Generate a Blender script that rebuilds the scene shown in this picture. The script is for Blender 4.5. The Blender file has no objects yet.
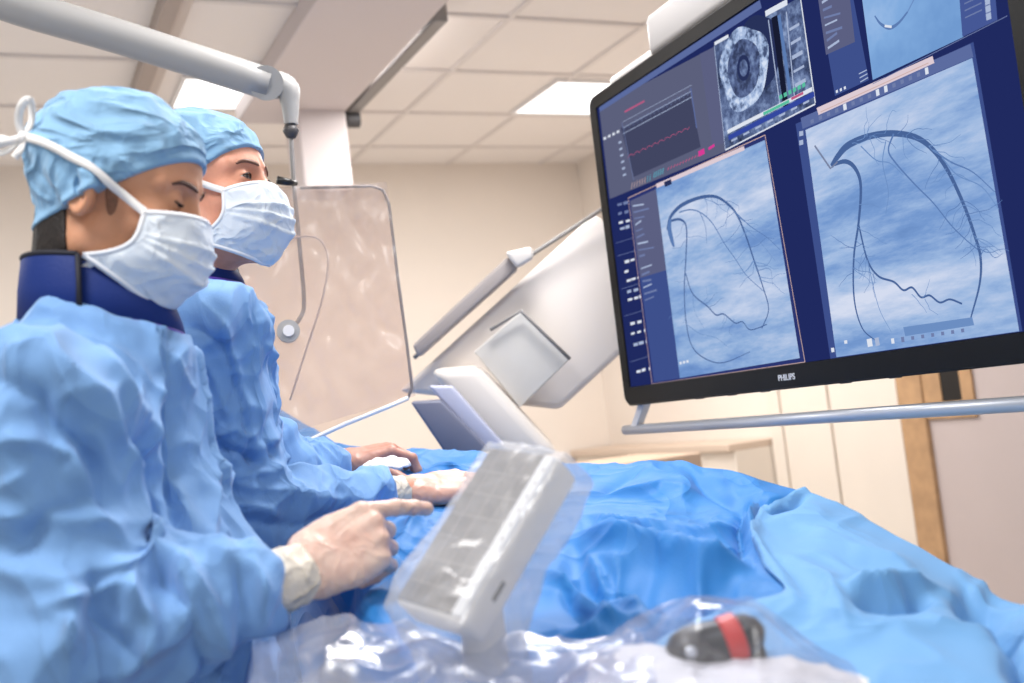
import bpy, bmesh, math
import numpy as np
from mathutils import Matrix, Vector

C = bpy.context.scene
COL = C.collection
IW, IH = 1024.0, 683.0

# ------------------------------------------------------------------ camera
CAM = np.array([0.0, 0.0, 1.30])
YAW, PITCH, ROLL, FPX = 0.4422, 0.0678, 0.1146, 1085.5

def cam_axes():
    f = np.array([math.sin(YAW)*math.cos(PITCH), math.cos(YAW)*math.cos(PITCH), math.sin(PITCH)])
    r = np.array([math.cos(YAW), -math.sin(YAW), 0.0])
    u = np.cross(r, f)
    return (r*math.cos(ROLL)-u*math.sin(ROLL), u*math.cos(ROLL)+r*math.sin(ROLL), f)
CR, CU, CF = cam_axes()

def P(px, py, d):
    """world point seen at a photo pixel, at depth d metres"""
    return CAM + CF*d + CR*((px-512)/FPX*d) - CU*((py-341.5)/FPX*d)

def proj(v):
    q = np.asarray(v)-CAM
    d = q@CF
    return 512+FPX*(q@CR)/d, 341.5-FPX*(q@CU)/d, d

cd = bpy.data.cameras.new('camera')
cam = bpy.data.objects.new('camera', cd)
COL.objects.link(cam)
cam.matrix_world = Matrix(((CR[0], CU[0], -CF[0], CAM[0]), (CR[1], CU[1], -CF[1], CAM[1]), (CR[2], CU[2], -CF[2], CAM[2]), (0, 0, 0, 1)))
cd.sensor_width = 36
cd.lens = FPX/IW*36
cd.clip_start = 0.05
cd.dof.use_dof = True
cd.dof.focus_distance = 1.85
cd.dof.aperture_fstop = 3.4
C.camera = cam

# ------------------------------------------------------------------ light and exposure
C.view_settings.view_transform = 'Standard'
C.view_settings.look = 'None'
C.view_settings.gamma = 1
C.view_settings.use_curve_mapping = False
C.view_settings.exposure = 0.0
w = bpy.data.worlds.new('room_light')
C.world = w
w.use_nodes = True
w.node_tree.nodes['Background'].inputs[0].default_value = (1.0, 0.975, 0.95, 1)
w.node_tree.nodes['Background'].inputs[1].default_value = 0.55

def area(name, loc, size, power, rot=(0, 0, 0), col=(1, .98, .96)):
    l = bpy.data.lights.new(name, 'AREA')
    l.shape = 'RECTANGLE'; l.size, l.size_y = size
    l.energy = power; l.color = col
    o = bpy.data.objects.new(name, l)
    COL.objects.link(o)
    o.location = loc; o.rotation_euler = rot
    return o
CEIL = 2.80
area('ceiling_lamp_near', (-0.55, 0.9, CEIL-.03), (.7, .45), 32)
area('ceiling_lamp_side', (1.0, -0.3, CEIL-.03), (.8, .5), 16)
area('ceiling_lamp_table', (1.1, 1.9, CEIL-.03), (.7, .45), 36)
area('ceiling_lamp_far', (2.0, 3.9, CEIL-.03), (1.2, .6), 58)
area('added_fill_back', (-0.7, 4.0, CEIL-.03), (1.2, .6), 46)  # added fill to brighten the far walls and ceiling; no fixture there

# ------------------------------------------------------------------ helpers
def lin(c):
    return tuple(((x/255)/12.92 if x/255 <= .04045 else ((x/255+.055)/1.055)**2.4) for x in c[:3])

def mat(name, col, rough=.5, metal=0, var=0, scale=8, bump=0, bscale=60, sss=0, sheen=0, spec=.5, coat=0, col2=None, trans=0, alpha=1):
    m = bpy.data.materials.new(name)
    m.use_nodes = True
    nt = m.node_tree; b = nt.nodes['Principled BSDF']
    c = lin(col)
    b.inputs['Base Color'].default_value = (*c, 1)
    b.inputs['Roughness'].default_value = rough
    b.inputs['Metallic'].default_value = metal
    b.inputs['Specular IOR Level'].default_value = spec
    b.inputs['Subsurface Weight'].default_value = sss
    b.inputs['Subsurface Radius'].default_value = (.012, .005, .003)
    b.inputs['Subsurface Scale'].default_value = 1
    b.inputs['Sheen Weight'].default_value = sheen
    b.inputs['Coat Weight'].default_value = coat
    b.inputs['Alpha'].default_value = alpha
    tc = nt.nodes.new('ShaderNodeTexCoord')
    if var or col2:
        n = nt.nodes.new('ShaderNodeTexNoise'); n.inputs['Scale'].default_value = scale; n.inputs['Detail'].default_value = 4
        nt.links.new(tc.outputs['Object'], n.inputs['Vector'])
        r = nt.nodes.new('ShaderNodeValToRGB')
        c2 = lin(col2) if col2 else tuple(min(1, x*(1+var)) for x in c)
        c1 = c if col2 else tuple(x*(1-var) for x in c)
        r.color_ramp.elements[0].position = .35; r.color_ramp.elements[1].position = .65
        r.color_ramp.elements[0].color = (*c1, 1); r.color_ramp.elements[1].color = (*c2, 1)
        nt.links.new(n.outputs['Fac'], r.inputs['Fac'])
        nt.links.new(r.outputs['Color'], b.inputs['Base Color'])
    if bump:
        n2 = nt.nodes.new('ShaderNodeTexNoise'); n2.inputs['Scale'].default_value = bscale; n2.inputs['Detail'].default_value = 5
        nt.links.new(tc.outputs['Object'], n2.inputs['Vector'])
        bp = nt.nodes.new('ShaderNodeBump'); bp.inputs['Strength'].default_value = 1; bp.inputs['Distance'].default_value = bump
        nt.links.new(n2.outputs['Fac'], bp.inputs['Height'])
        nt.links.new(bp.outputs['Normal'], b.inputs['Normal'])
    return m

def emis(name, col, strength=1.0):
    m = bpy.data.materials.new(name); m.use_nodes = True
    nt = m.node_tree; nt.nodes.clear()
    e = nt.nodes.new('ShaderNodeEmission'); o = nt.nodes.new('ShaderNodeOutputMaterial')
    e.inputs[0].default_value = (*lin(col), 1); e.inputs[1].default_value = strength
    nt.links.new(e.outputs[0], o.inputs[0])
    return m

def clearmat(name, tint=(255, 255, 255), haze=.1, gloss=.25, rough=.12, hazecol=(235, 235, 240), bump=0, bscale=30):
    """clear film: see-through, a little milky, with glossy glints"""
    m = bpy.data.materials.new(name); m.use_nodes = True
    nt = m.node_tree; nt.nodes.clear()
    N = nt.nodes.new; L = nt.links.new
    t = N('ShaderNodeBsdfTransparent'); t.inputs[0].default_value = (*lin(tint), 1)
    d = N('ShaderNodeBsdfDiffuse'); d.inputs[0].default_value = (*lin(hazecol), 1)
    g = N('ShaderNodeBsdfGlossy'); g.inputs['Roughness'].default_value = rough
    m1 = N('ShaderNodeMixShader'); m1.inputs[0].default_value = haze
    L(t.outputs[0], m1.inputs[1]); L(d.outputs[0], m1.inputs[2])
    lw = N('ShaderNodeLayerWeight'); lw.inputs[0].default_value = .35
    mu = N('ShaderNodeMath'); mu.operation = 'MULTIPLY_ADD'; mu.inputs[1].default_value = gloss*1.6; mu.inputs[2].default_value = gloss*.25
    L(lw.outputs['Fresnel'], mu.inputs[0])
    m2 = N('ShaderNodeMixShader'); L(mu.outputs[0], m2.inputs[0]); L(m1.outputs[0], m2.inputs[1]); L(g.outputs[0], m2.inputs[2])
    o = N('ShaderNodeOutputMaterial'); L(m2.outputs[0], o.inputs[0])
    if bump:
        tc = N('ShaderNodeTexCoord'); n2 = N('ShaderNodeTexNoise'); n2.inputs['Scale'].default_value = bscale; n2.inputs['Detail'].default_value = 3
        L(tc.outputs['Object'], n2.inputs['Vector'])
        bp = N('ShaderNodeBump'); bp.inputs['Distance'].default_value = bump
        L(n2.outputs['Fac'], bp.inputs['Height']); L(bp.outputs['Normal'], g.inputs['Normal']); L(bp.outputs['Normal'], lw.inputs['Normal'])
    return m

def link(name, verts, faces, m, parent=None, smooth=True, mats=None, midx=None, loc=None):
    me = bpy.data.meshes.new(name)
    v = np.asarray(verts, float)
    if parent is not None:
        v = v-np.array(parent['_o'] if '_o' in parent else parent.location)
    elif loc is not None:
        v = v-np.asarray(loc)
    me.from_pydata(v.tolist(), [], faces if isinstance(faces, list) else np.asarray(faces).tolist())
    for x in (mats or [m]): me.materials.append(x)
    if midx is not None: me.polygons.foreach_set('material_index', midx)
    if smooth: me.polygons.foreach_set('use_smooth', [True]*len(me.polygons))
    me.update()
    o = bpy.data.objects.new(name, me)
    COL.objects.link(o)
    if parent is not None: o.parent = parent
    elif loc is not None: o.location = loc
    return o

ORG = {}
def root(name, label, cat, loc, group=None):
    o = bpy.data.objects.new(name, None); COL.objects.link(o)
    o.location = Vector([float(a) for a in loc]); o.empty_display_size = .05
    o['label'] = label; o['category'] = cat
    if group: o['group'] = group
    ORG[o.name] = np.array(loc, float)
    return o

def part(name, vf, m, parent, smooth=True, **k):
    """a mesh given in world coordinates, stored as a child of parent (whose world origin is in ORG)"""
    v, f = vf
    base = ORG[parent.name]
    me = bpy.data.meshes.new(name)
    me.from_pydata((np.asarray(v, float)-base).tolist(), [], f if isinstance(f, list) else np.asarray(f).tolist())
    for x in (k.get('mats') or [m]): me.materials.append(x)
    if k.get('midx') is not None: me.polygons.foreach_set('material_index', k['midx'])
    if smooth: me.polygons.foreach_set('use_smooth', [True]*len(me.polygons))
    me.update()
    o = bpy.data.objects.new(name, me); COL.objects.link(o); o.parent = parent
    ORG[o.name] = base
    if k.get('label'): o['label'] = k['label']
    if k.get('angle') is not None:
        me.polygons.foreach_set('use_smooth', [True]*len(me.polygons))
        try: me.set_sharp_from_angle(angle=k['angle'])
        except Exception: pass
    return o

def solo(name, vf, m, label=None, cat=None, kind=None, group=None, smooth=True, **k):
    v, f = vf
    v = np.asarray(v, float); c = v.mean(0); c[2] = v[:, 2].min()
    o = link(name, v, f, m, smooth=smooth, loc=c, **{a: b for a, b in k.items() if a in ('mats', 'midx')})
    ORG[o.name] = c
    if label: o['label'] = label
    if cat: o['category'] = cat
    if kind: o['kind'] = kind
    if group: o['group'] = group
    if k.get('angle') is not None:
        try: o.data.set_sharp_from_angle(angle=k['angle'])
        except Exception: pass
    return o

def merge(*vfs):
    V = []; F = []; n = 0
    for v, f in vfs:
        V.append(np.asarray(v, float)); F += [[int(i)+n for i in q] for q in f]; n += len(v)
    return np.concatenate(V), F

def bmout(bm):
    bm.verts.ensure_lookup_table(); bm.verts.index_update()
    r = (np.array([v.co[:] for v in bm.verts]), [[v.index for v in f.verts] for f in bm.faces])
    bm.free()
    return r

def hexa(c8, bev=.004, seg=2):
    """box from 8 corners (bottom 4, top 4), bevelled"""
    bm = bmesh.new()
    vs = [bm.verts.new(Vector([float(a) for a in c])) for c in c8]
    for q in ((3, 2, 1, 0), (4, 5, 6, 7), (0, 1, 5, 4), (1, 2, 6, 5), (2, 3, 7, 6), (3, 0, 4, 7)):
        bm.faces.new([vs[i] for i in q])
    bmesh.ops.recalc_face_normals(bm, faces=bm.faces[:])
    if bev: bmesh.ops.bevel(bm, geom=bm.edges[:], offset=bev, segments=seg, profile=.5, affect='EDGES', clamp_overlap=True)
    return bmout(bm)

def box(lo, hi, bev=.004, seg=2, rz=0, origin=None):
    x0, y0, z0 = lo; x1, y1, z1 = hi
    c = np.array([(x0, y0, z0), (x1, y0, z0), (x1, y1, z0), (x0, y1, z0), (x0, y0, z1), (x1, y0, z1), (x1, y1, z1), (x0, y1, z1)], float)
    return hexa(c, bev, seg)

def obox(o, ax, ay, az, lo, hi, bev=.004, seg=2):
    """box in a frame (origin o, unit axes)"""
    v, f = box(lo, hi, bev, seg)
    return np.asarray(o)+v[:, :1]*ax+v[:, 1:2]*ay+v[:, 2:]*az, f

def unit_rows(a): return a/(np.linalg.norm(a, axis=1)[:, None]+1e-12)
def bmout_sphere(r):
    bm = bmesh.new(); bmesh.ops.create_uvsphere(bm, u_segments=16, v_segments=12, radius=r); return bmout(bm)
def unit(v): v = np.asarray(v, float); return v/np.linalg.norm(v)

def catmull(pts, n=8):
    p = np.asarray(pts, float)
    q = np.vstack([2*p[0]-p[1], p, 2*p[-1]-p[-2]])
    out = []
    for i in range(1, len(q)-2):
        t = np.linspace(0, 1, n, endpoint=False)[:, None]
        a, b, c, d = q[i-1], q[i], q[i+1], q[i+2]
        out.append(.5*((2*b)+(-a+c)*t+(2*a-5*b+4*c-d)*t**2+(-a+3*b-3*c+d)*t**3))
    return np.vstack(out+[p[-1:]])

def tube(pts, r, n=14, cap=True, smoothn=0, squash=None):
    p = np.asarray(pts, float)
    r = np.full(len(p), r, float) if np.isscalar(r) else np.asarray(r, float)
    if smoothn:
        rr = catmull(np.c_[p, r], smoothn); p, r = rr[:, :3], rr[:, 3]
    T = np.gradient(p, axis=0); T /= np.linalg.norm(T, axis=1)[:, None]+1e-12
    up = np.array([0, 0, 1.]) if abs(T[0][2]) < .9 else np.array([1., 0, 0])
    x = unit(np.cross(T[0], up)); V = []
    a = np.linspace(0, 2*np.pi, n, endpoint=False)
    for i in range(len(p)):
        x = unit(x-T[i]*(x@T[i])); y = np.cross(T[i], x)
        s = squash or (1, 1)
        V.append(p[i]+r[i]*(np.cos(a)[:, None]*x*s[0]+np.sin(a)[:, None]*y*s[1]))
    V = np.vstack(V); F = []
    for i in range(len(p)-1):
        for j in range(n):
            k = (j+1) % n
            F.append([i*n+j, i*n+k, (i+1)*n+k, (i+1)*n+j])
    if cap:
        F.append(list(range(n))[::-1]); F.append([(len(p)-1)*n+j for j in range(n)])
    return V, F

def ribbon(pts, nrm, wid, th=.0012):
    """flat strap following pts, face normal nrm (per point), with thickness"""
    p = np.asarray(pts, float); nr = np.asarray(nrm, float)
    if nr.ndim == 1: nr = np.tile(nr, (len(p), 1))
    wid = np.full(len(p), wid, float) if np.isscalar(wid) else np.asarray(wid)
    T = np.gradient(p, axis=0); T /= np.linalg.norm(T, axis=1)[:, None]+1e-12
    s = np.cross(T, nr); s /= np.linalg.norm(s, axis=1)[:, None]+1e-12
    V = np.concatenate([p-s*wid[:, None]/2, p+s*wid[:, None]/2, p+s*wid[:, None]/2+nr*th, p-s*wid[:, None]/2+nr*th])
    n = len(p); F = []
    for i in range(n-1):
        for a, b in ((0, 1), (1, 2), (2, 3), (3, 0)):
            F.append([a*n+i, b*n+i, b*n+i+1, a*n+i+1])
    F.append([0, n, 2*n, 3*n]); F.append([n-1, 2*n-1, 3*n-1, 4*n-1][::-1])
    return V, F

def gridmesh(V):
    h, w = V.shape[:2]
    i = np.arange(h*w).reshape(h, w)
    F = np.stack([i[:-1, :-1], i[:-1, 1:], i[1:, 1:], i[1:, :-1]], -1).reshape(-1, 4)
    return V.reshape(-1, 3), F.tolist()

def thicken(o, t, off=-1):
    m = o.modifiers.new('thickness', 'SOLIDIFY'); m.thickness = t; m.offset = off

# ---- noise
_r = np.random.RandomState(7)
_perm = _r.permutation(256); _perm = np.concatenate([_perm, _perm, _perm])
_g = _r.normal(size=(256, 3)); _g /= np.linalg.norm(_g, axis=1)[:, None]
def pn(p):
    p = np.asarray(p, float)
    i = np.floor(p).astype(int); f = p-i; u = f*f*f*(f*(f*6-15)+10); i &= 255
    r = 0
    for dx in (0, 1):
        for dy in (0, 1):
            for dz in (0, 1):
                h = _perm[_perm[_perm[(i[..., 0]+dx) & 255]+((i[..., 1]+dy) & 255)]+((i[..., 2]+dz) & 255)]
                g = _g[h]; d = f-np.array([dx, dy, dz])
                wgt = (u[..., 0] if dx else 1-u[..., 0])*(u[..., 1] if dy else 1-u[..., 1])*(u[..., 2] if dz else 1-u[..., 2])
                r = r+wgt*(g*d).sum(-1)
    return r
def ridged(p, sharp=1.6):
    return np.clip(1-np.abs(pn(p))*3.2, 0, 1)**sharp
def crease(p, oct=3):
    """crumpled sheet: sharp creases between flat facets"""
    r = 0; a = 1
    q = np.asarray(p, float)
    for k in range(oct):
        r = r+a*np.abs(pn(q+17.3*k)); q = q*1.9; a *= .5
    return r

# ---- signed distance modelling
def s_cone(p, a, b, ra, rb, sq=None):
    a = np.asarray(a, float); b = np.asarray(b, float)
    q = p-a; ab = b-a
    if sq is not None:
        n, s = sq; n = unit(n); q = q+np.outer(q@n, n)*(s-1); ab = ab+n*(ab@n)*(s-1)
    t = np.clip((q@ab)/(ab@ab+1e-12), 0, 1)
    return np.linalg.norm(q-t[:, None]*ab, axis=1)-(ra+(rb-ra)*t)
def s_ell(p, c, r, R=None):
    q = p-np.asarray(c, float)
    if R is not None: q = q@R
    r = np.asarray(r, float)
    k0 = np.linalg.norm(q/r, axis=1); k1 = np.linalg.norm(q/(r*r), axis=1)+1e-9
    return np.where(k0 < 1e-4, -r.min(), k0*(k0-1)/k1)
def smin(a, b, k):
    if k <= 0: return np.minimum(a, b)
    h = np.clip(.5+.5*(b-a)/k, 0, 1)
    return b*(1-h)+a*h-k*h*(1-h)
def smax(a, b, k): return -smin(-a, -b, k)

def net(f, lo, hi, h, B=8):
    lo = np.asarray(lo, float); hi = np.asarray(hi, float)
    nb = np.maximum(1, np.ceil((hi-lo)/(h*B)).astype(int)); n = nb*B+1
    cen = np.stack(np.meshgrid(*[lo[k]+(np.arange(nb[k])+.5)*h*B for k in range(3)], indexing='ij'), -1).reshape(-1, 3)
    dc = f(cen)
    val = np.repeat(np.repeat(np.repeat(np.where(dc.reshape(nb) < 0, -1., 1.), B, 0), B, 1), B, 2)
    val = np.pad(val, ((0, 1),)*3, mode='edge').astype(np.float32)
    near = np.abs(dc) < h*B*.87*2.0+h
    idx = np.stack(np.unravel_index(np.where(near)[0], nb), -1)
    off = np.stack(np.meshgrid(*[np.arange(B+1)]*3, indexing='ij'), -1).reshape(-1, 3)
    for s in range(0, len(idx), 600):
        g = (idx[s:s+600, None]*B+off[None]).reshape(-1, 3)
        val[g[:, 0], g[:, 1], g[:, 2]] = f(lo+g*h)
    ins = val < 0
    A = [ins[a:n[0]-1+a, b:n[1]-1+b, c:n[2]-1+c] for a in (0, 1) for b in (0, 1) for c in (0, 1)]
    cnt = sum(a.astype(np.int8) for a in A)
    cell = (cnt > 0) & (cnt < 8)
    ci = np.stack(np.where(cell), -1)
    vid = -np.ones(cell.shape, int); vid[cell] = np.arange(len(ci))
    acc = np.zeros((len(ci), 3)); num = np.zeros(len(ci))
    cs = [(a, b, c) for a in (0, 1) for b in (0, 1) for c in (0, 1)]
    for ia, a in enumerate(cs):
        for b in cs[ia+1:]:
            if sum(abs(x-y) for x, y in zip(a, b)) != 1: continue
            va = val[ci[:, 0]+a[0], ci[:, 1]+a[1], ci[:, 2]+a[2]]; vb = val[ci[:, 0]+b[0], ci[:, 1]+b[1], ci[:, 2]+b[2]]
            x = (va < 0) != (vb < 0)
            t = np.where(x, va/(va-vb+1e-20), 0)[:, None]
            acc += np.where(x[:, None], np.array(a)+t*(np.array(b)-np.array(a)), 0); num += x
    V = lo+(ci+acc/num[:, None])*h
    F = []
    for ax in range(3):
        o1, o2 = [k for k in range(3) if k != ax]
        sl0 = [slice(None)]*3; sl1 = [slice(None)]*3
        sl0[ax] = slice(0, n[ax]-1); sl1[ax] = slice(1, n[ax])
        ch = ins[tuple(sl0)] != ins[tuple(sl1)]
        e = np.stack(np.where(ch), -1)
        e = e[(e[:, o1] > 0) & (e[:, o2] > 0) & (e[:, o1] < n[o1]-1) & (e[:, o2] < n[o2]-1)]
        def cid(d1, d2):
            q = e.copy(); q[:, o1] -= d1; q[:, o2] -= d2
            return vid[q[:, 0], q[:, 1], q[:, 2]]
        q = np.stack([cid(1, 1), cid(0, 1), cid(0, 0), cid(1, 0)], -1)
        s = ins[e[:, 0], e[:, 1], e[:, 2]]
        if ax == 1: s = ~s
        q[~s] = q[~s][:, ::-1]
        F.append(q[(q >= 0).all(1)])
    return V, np.vstack(F)

def normals(V, F):
    n = np.cross(V[F[:, 2]]-V[F[:, 0]], V[F[:, 3]]-V[F[:, 1]])
    N = np.zeros_like(V)
    for k in range(4): np.add.at(N, F[:, k], n)
    return N/(np.linalg.norm(N, axis=1)[:, None]+1e-12)

def relax(V, F, it=2, a=.5):
    for _ in range(it):
        S = np.zeros_like(V); c = np.zeros(len(V))
        for k in range(4):
            for j in (1, 3):
                np.add.at(S, F[:, k], V[F[:, (k+j) % 4]]); np.add.at(c, F[:, k], 1)
        V = V*(1-a)+a*S/c[:, None]
    return V
def sgrad(f, p, e=.0008):
    g = np.stack([f(p+np.eye(3)[k]*e)-f(p-np.eye(3)[k]*e) for k in range(3)], -1)
    return g/(np.linalg.norm(g, axis=1)[:, None]+1e-12)
def snap(f, p, off=0, it=6):
    p = np.array(p, float)
    for _ in range(it):
        p = p-sgrad(f, p)*(f(p)-off)[:, None]
    return p

# ------------------------------------------------------------------ materials
M = {}
M['ceiling'] = mat('ceiling_paint', (222, 214, 208), .8)
M['tile'] = mat('ceiling_tile', (240, 234, 230), .85, bump=.0006, bscale=120)
M['tbar'] = mat('ceiling_bar', (226, 219, 215), .6)
M['wall'] = mat('warm_wall_paint', (232, 222, 212), .8, var=.02, scale=2)
M['cream'] = mat('cream_laminate', (232, 221, 208), .55, var=.02, scale=3)
M['floor'] = mat('vinyl_floor', (200, 196, 192), .4, var=.05, scale=5)
M['wood'] = mat('oak_wood', (186, 148, 110), .5, var=.12, scale=14)
M['door'] = mat('grey_mauve_laminate', (196, 182, 178), .5, var=.02, scale=2)
M['black'] = mat('black_plastic', (18, 18, 20), .35)
M['bezel'] = mat('black_bezel', (6, 6, 7), .4, spec=.25)
M['white'] = mat('white_plastic', (228, 226, 226), .4)
M['soffit'] = mat('soffit_paint', (212, 202, 201), .7)
M['greyenamel'] = mat('grey_enamel', (164, 162, 160), .45)
M['midgrey'] = mat('mid_grey_metal', (140, 136, 134), .45)
M['dark'] = mat('dark_grey', (70, 68, 70), .5)
M['steel'] = mat('brushed_steel', (200, 204, 212), .35, metal=.35)
M['gown'] = mat('blue_gown_fabric', (120, 164, 216), .72, var=.05, scale=5, bump=.0004, bscale=420, sheen=.15, spec=.3)
M['cap'] = mat('blue_cap_fabric', (134, 176, 210), .8, var=.05, scale=12, bump=.0004, bscale=500, sheen=.2, spec=.2)
M['mask'] = mat('pale_mask_fabric', (222, 230, 238), .8, bump=.0003, bscale=600, spec=.25)
M['maskedge'] = mat('white_mask_binding', (232, 234, 238), .75, spec=.25)
M['strap'] = mat('white_strap', (234, 232, 230), .8, bump=.0004, bscale=400)
M['skin1'] = mat('skin_warm', (204, 148, 116), .5, var=.07, scale=30, bump=.0003, bscale=300, sss=.15, spec=.35)
M['skin2'] = mat('skin_ruddy', (220, 156, 130), .48, var=.1, scale=34, bump=.0004, bscale=260, sss=.15, spec=.35)
M['hair'] = mat('dark_hair', (28, 20, 17), .55, var=.3, scale=120, bump=.001, bscale=240)
M['brow'] = mat('dark_brow', (84, 56, 44), .7)
M['stubble'] = mat('brown_sideburn', (132, 92, 70), .7, var=.15, scale=150)
M['lash'] = mat('dark_lash', (30, 20, 17), .6)
M['lip'] = mat('lip', (176, 104, 92), .5)
M['navy'] = mat('navy_collar', (10, 42, 112), .6, bump=.0005, bscale=300, spec=.3)
M['binding'] = mat('black_binding', (16, 18, 34), .7)
M['purple'] = mat('purple_trim', (88, 60, 170), .6)
M['glove1'] = mat('latex_glove', (212, 172, 156), .42, col2=(220, 194, 178), scale=18, sss=.1, bump=.0004, bscale=160)
M['cuff'] = mat('latex_cuff', (222, 212, 196), .45, bump=.0006, bscale=120)
M['glove2'] = mat('thin_latex_glove', (206, 152, 132), .4, col2=(216, 176, 160), scale=22, sss=.1, bump=.0004, bscale=160)
M['gloveshaded'] = mat('thin_latex_glove_shaded', (196, 136, 116), .42, col2=(208, 160, 142), scale=22, sss=.1)  # darker copy of the thin glove, shade put into its colour
M['gauze'] = mat('white_gauze', (238, 238, 240), .85, bump=.001, bscale=200)
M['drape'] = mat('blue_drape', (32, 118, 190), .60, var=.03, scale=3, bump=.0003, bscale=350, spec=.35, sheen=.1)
M['drapelit'] = mat('lit_blue_drape', (102, 155, 205), .66, var=.03, scale=3, bump=.0003, bscale=350, spec=.3, sheen=.1)  # paler blue stands for the light falling on the right end
M['drapedark'] = mat('deep_blue_drape', (30, 84, 168), .65)
M['scrub'] = mat('dark_blue_scrubs', (34, 62, 130), .75)
M['shoe'] = mat('white_clog', (210, 210, 212), .5)
M['eye'] = mat('eye_white', (226, 216, 208), .2, coat=.5)
M['iris'] = mat('eye_iris', (44, 30, 24), .15, coat=.6)
M['red'] = mat('red_button', (214, 40, 30), .35)
M['padwhite'] = mat('white_pad', (226, 224, 226), .6, bump=.001, bscale=60)
M['slate'] = mat('slate_panel', (118, 122, 142), .4)
M['screenglass'] = mat('dark_touchscreen', (78, 74, 76), .3, col2=(134, 132, 134), scale=12, coat=.3)  # grey mottling stands for reflections, painted into the glass colour
M['logo'] = mat('logo_silver', (215, 215, 218), .3)

def add_crease(m, scale, dist, stretch=(1, 1, 1), rot=(.4, .5, 0), warp=.6):
    """fine crumples of thin cloth: ridged noise feeding a bump, on top of the fabric grain"""
    nt = m.node_tree; N = nt.nodes.new; L = nt.links.new; b = nt.nodes['Principled BSDF']
    tc = N('ShaderNodeTexCoord'); mp = N('ShaderNodeMapping'); mp.inputs['Scale'].default_value = stretch; mp.inputs['Rotation'].default_value = rot
    L(tc.outputs['Object'], mp.inputs['Vector'])
    n = N('ShaderNodeTexNoise'); n.noise_type = 'RIDGED_MULTIFRACTAL'; n.normalize = False; n.inputs['Offset'].default_value = 1; n.inputs['Gain'].default_value = 1.2
    n.inputs['Scale'].default_value = scale; n.inputs['Detail'].default_value = 2.5; n.inputs['Roughness'].default_value = .45; n.inputs['Distortion'].default_value = warp
    L(mp.outputs[0], n.inputs['Vector'])
    bp = N('ShaderNodeBump'); bp.inputs['Distance'].default_value = dist
    L(n.outputs['Fac'], bp.inputs['Height'])
    if b.inputs['Normal'].links: L(b.inputs['Normal'].links[0].from_socket, bp.inputs['Normal'])
    L(bp.outputs['Normal'], b.inputs['Normal'])
add_crease(M['gown'], 9, .010, (1, 1, .5))
add_crease(M['cap'], 12, .007, (1, 1, 1.6))
add_crease(M['drape'], 4.5, .018, (1, .7, 1)); add_crease(M['drapelit'], 4.5, .014, (1, .7, 1))
add_crease(M['mask'], 26, .0022, (1, 1, 1)); add_crease(M['cuff'], 30, .004); add_crease(M['glove1'], 30, .0016)

# ------------------------------------------------------------------ the room
X0, X1, YB, YN = -1.6, 3.3, 5.75, -1.2
def struct(name, vf, m, **k): return solo(name, vf, m, kind='structure', **k)
struct('floor', box((X0, YN, -.1), (X1+.1, YB+.1, 0), 0), M['floor'], smooth=False)
struct('ceiling', box((X0, YN, CEIL), (X1+.1, YB+.1, CEIL+.1), 0), M['tile'], smooth=False)
struct('wall_back', box((X0, YB, 0), (X1+.1, YB+.1, CEIL), 0), M['wall'], smooth=False)
struct('wall_right', box((X1, YN, 0), (X1+.1, YB, CEIL), 0), M['wall'], smooth=False)
bars = []
for y in np.arange(0.0, 5.7, .6)-.02: bars.append(box((X0, y-.012, CEIL-.012), (X1, y+.012, CEIL+.002), .002, 1))
for x in (-1.17, -.57, .03, 1.84, 2.44, 3.04): bars.append(box((x-.012, YN, CEIL-.01), (x+.012, YB, CEIL+.002), .002, 1))
struct('trim_1', merge(*bars), M['tbar'], smooth=False)
struct('baseboard_back', box((X0, YB-.015, 0), (X1, YB, .1), .003), M['greyenamel'], smooth=False)

# suspended bulkhead with a narrow column below it
struct('trim_2', merge(box((1.02, 2.2, 2.715), (1.46, 4.72, 2.80), .006), box((1.235, 4.50, 2.36), (1.455, 4.72, 2.73), .01)), M['soffit'], smooth=False)
t = root('ceiling_track', 'dark grey ceiling rail along the edge of the pale bulkhead, ending in a round roller', 'rail', (1.50, 4.0, 2.70))
part('rail', box((1.475, 3.45, 2.715), (1.53, 4.62, 2.80), .006), M['midgrey'], t, smooth=False)
part('roller', tube([(1.47, 4.56, 2.69), (1.53, 4.56, 2.69)], .035, 20), M['dark'], t, angle=.6)
# long brown-grey beam on the ceiling
t = root('ceiling_beam', 'brown-grey beam crossing the ceiling above the two people in blue caps', 'beam', (.62, 3.6, 2.74))
part('beam', box((.56, 2.4, 2.735), (.615, 5.6, 2.80), .004), mat('taupe_metal', (168, 154, 146), .5), t, smooth=False)
part('flange', box((.615, 2.4, 2.76), (.66, 5.6, 2.80), .004), mat('taupe_light', (202, 190, 182), .5), t, smooth=False)

M['lamp'] = emis('lamp_diffuser', (255, 253, 250), 2.2)
for (x0, x1, y0, y1, lab) in ((.76, 1.14, 4.36, 4.74, 'bright square ceiling light partly behind the rear person\'s blue cap'),
                              (2.40, 2.9, 4.26, 4.73, 'bright square ceiling light above the upper corner of the big monitor')):
    t = root('ceiling_light', lab, 'ceiling light', ((x0+x1)/2, (y0+y1)/2, CEIL-.03), 'ceiling lights')
    fr = merge(box((x0-.02, y0-.02, CEIL-.014), (x0, y1+.02, CEIL), .002), box((x1, y0-.02, CEIL-.014), (x1+.02, y1+.02, CEIL), .002),
               box((x0, y0-.02, CEIL-.014), (x1, y0, CEIL), .002), box((x0, y1, CEIL-.014), (x1, y1+.02, CEIL), .002))
    part('frame', fr, M['white'], t, smooth=False)
    part('diffuser', box((x0, y0, CEIL-.010), (x1, y1, CEIL-.003), .001), M['lamp'], t, smooth=False)

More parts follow.
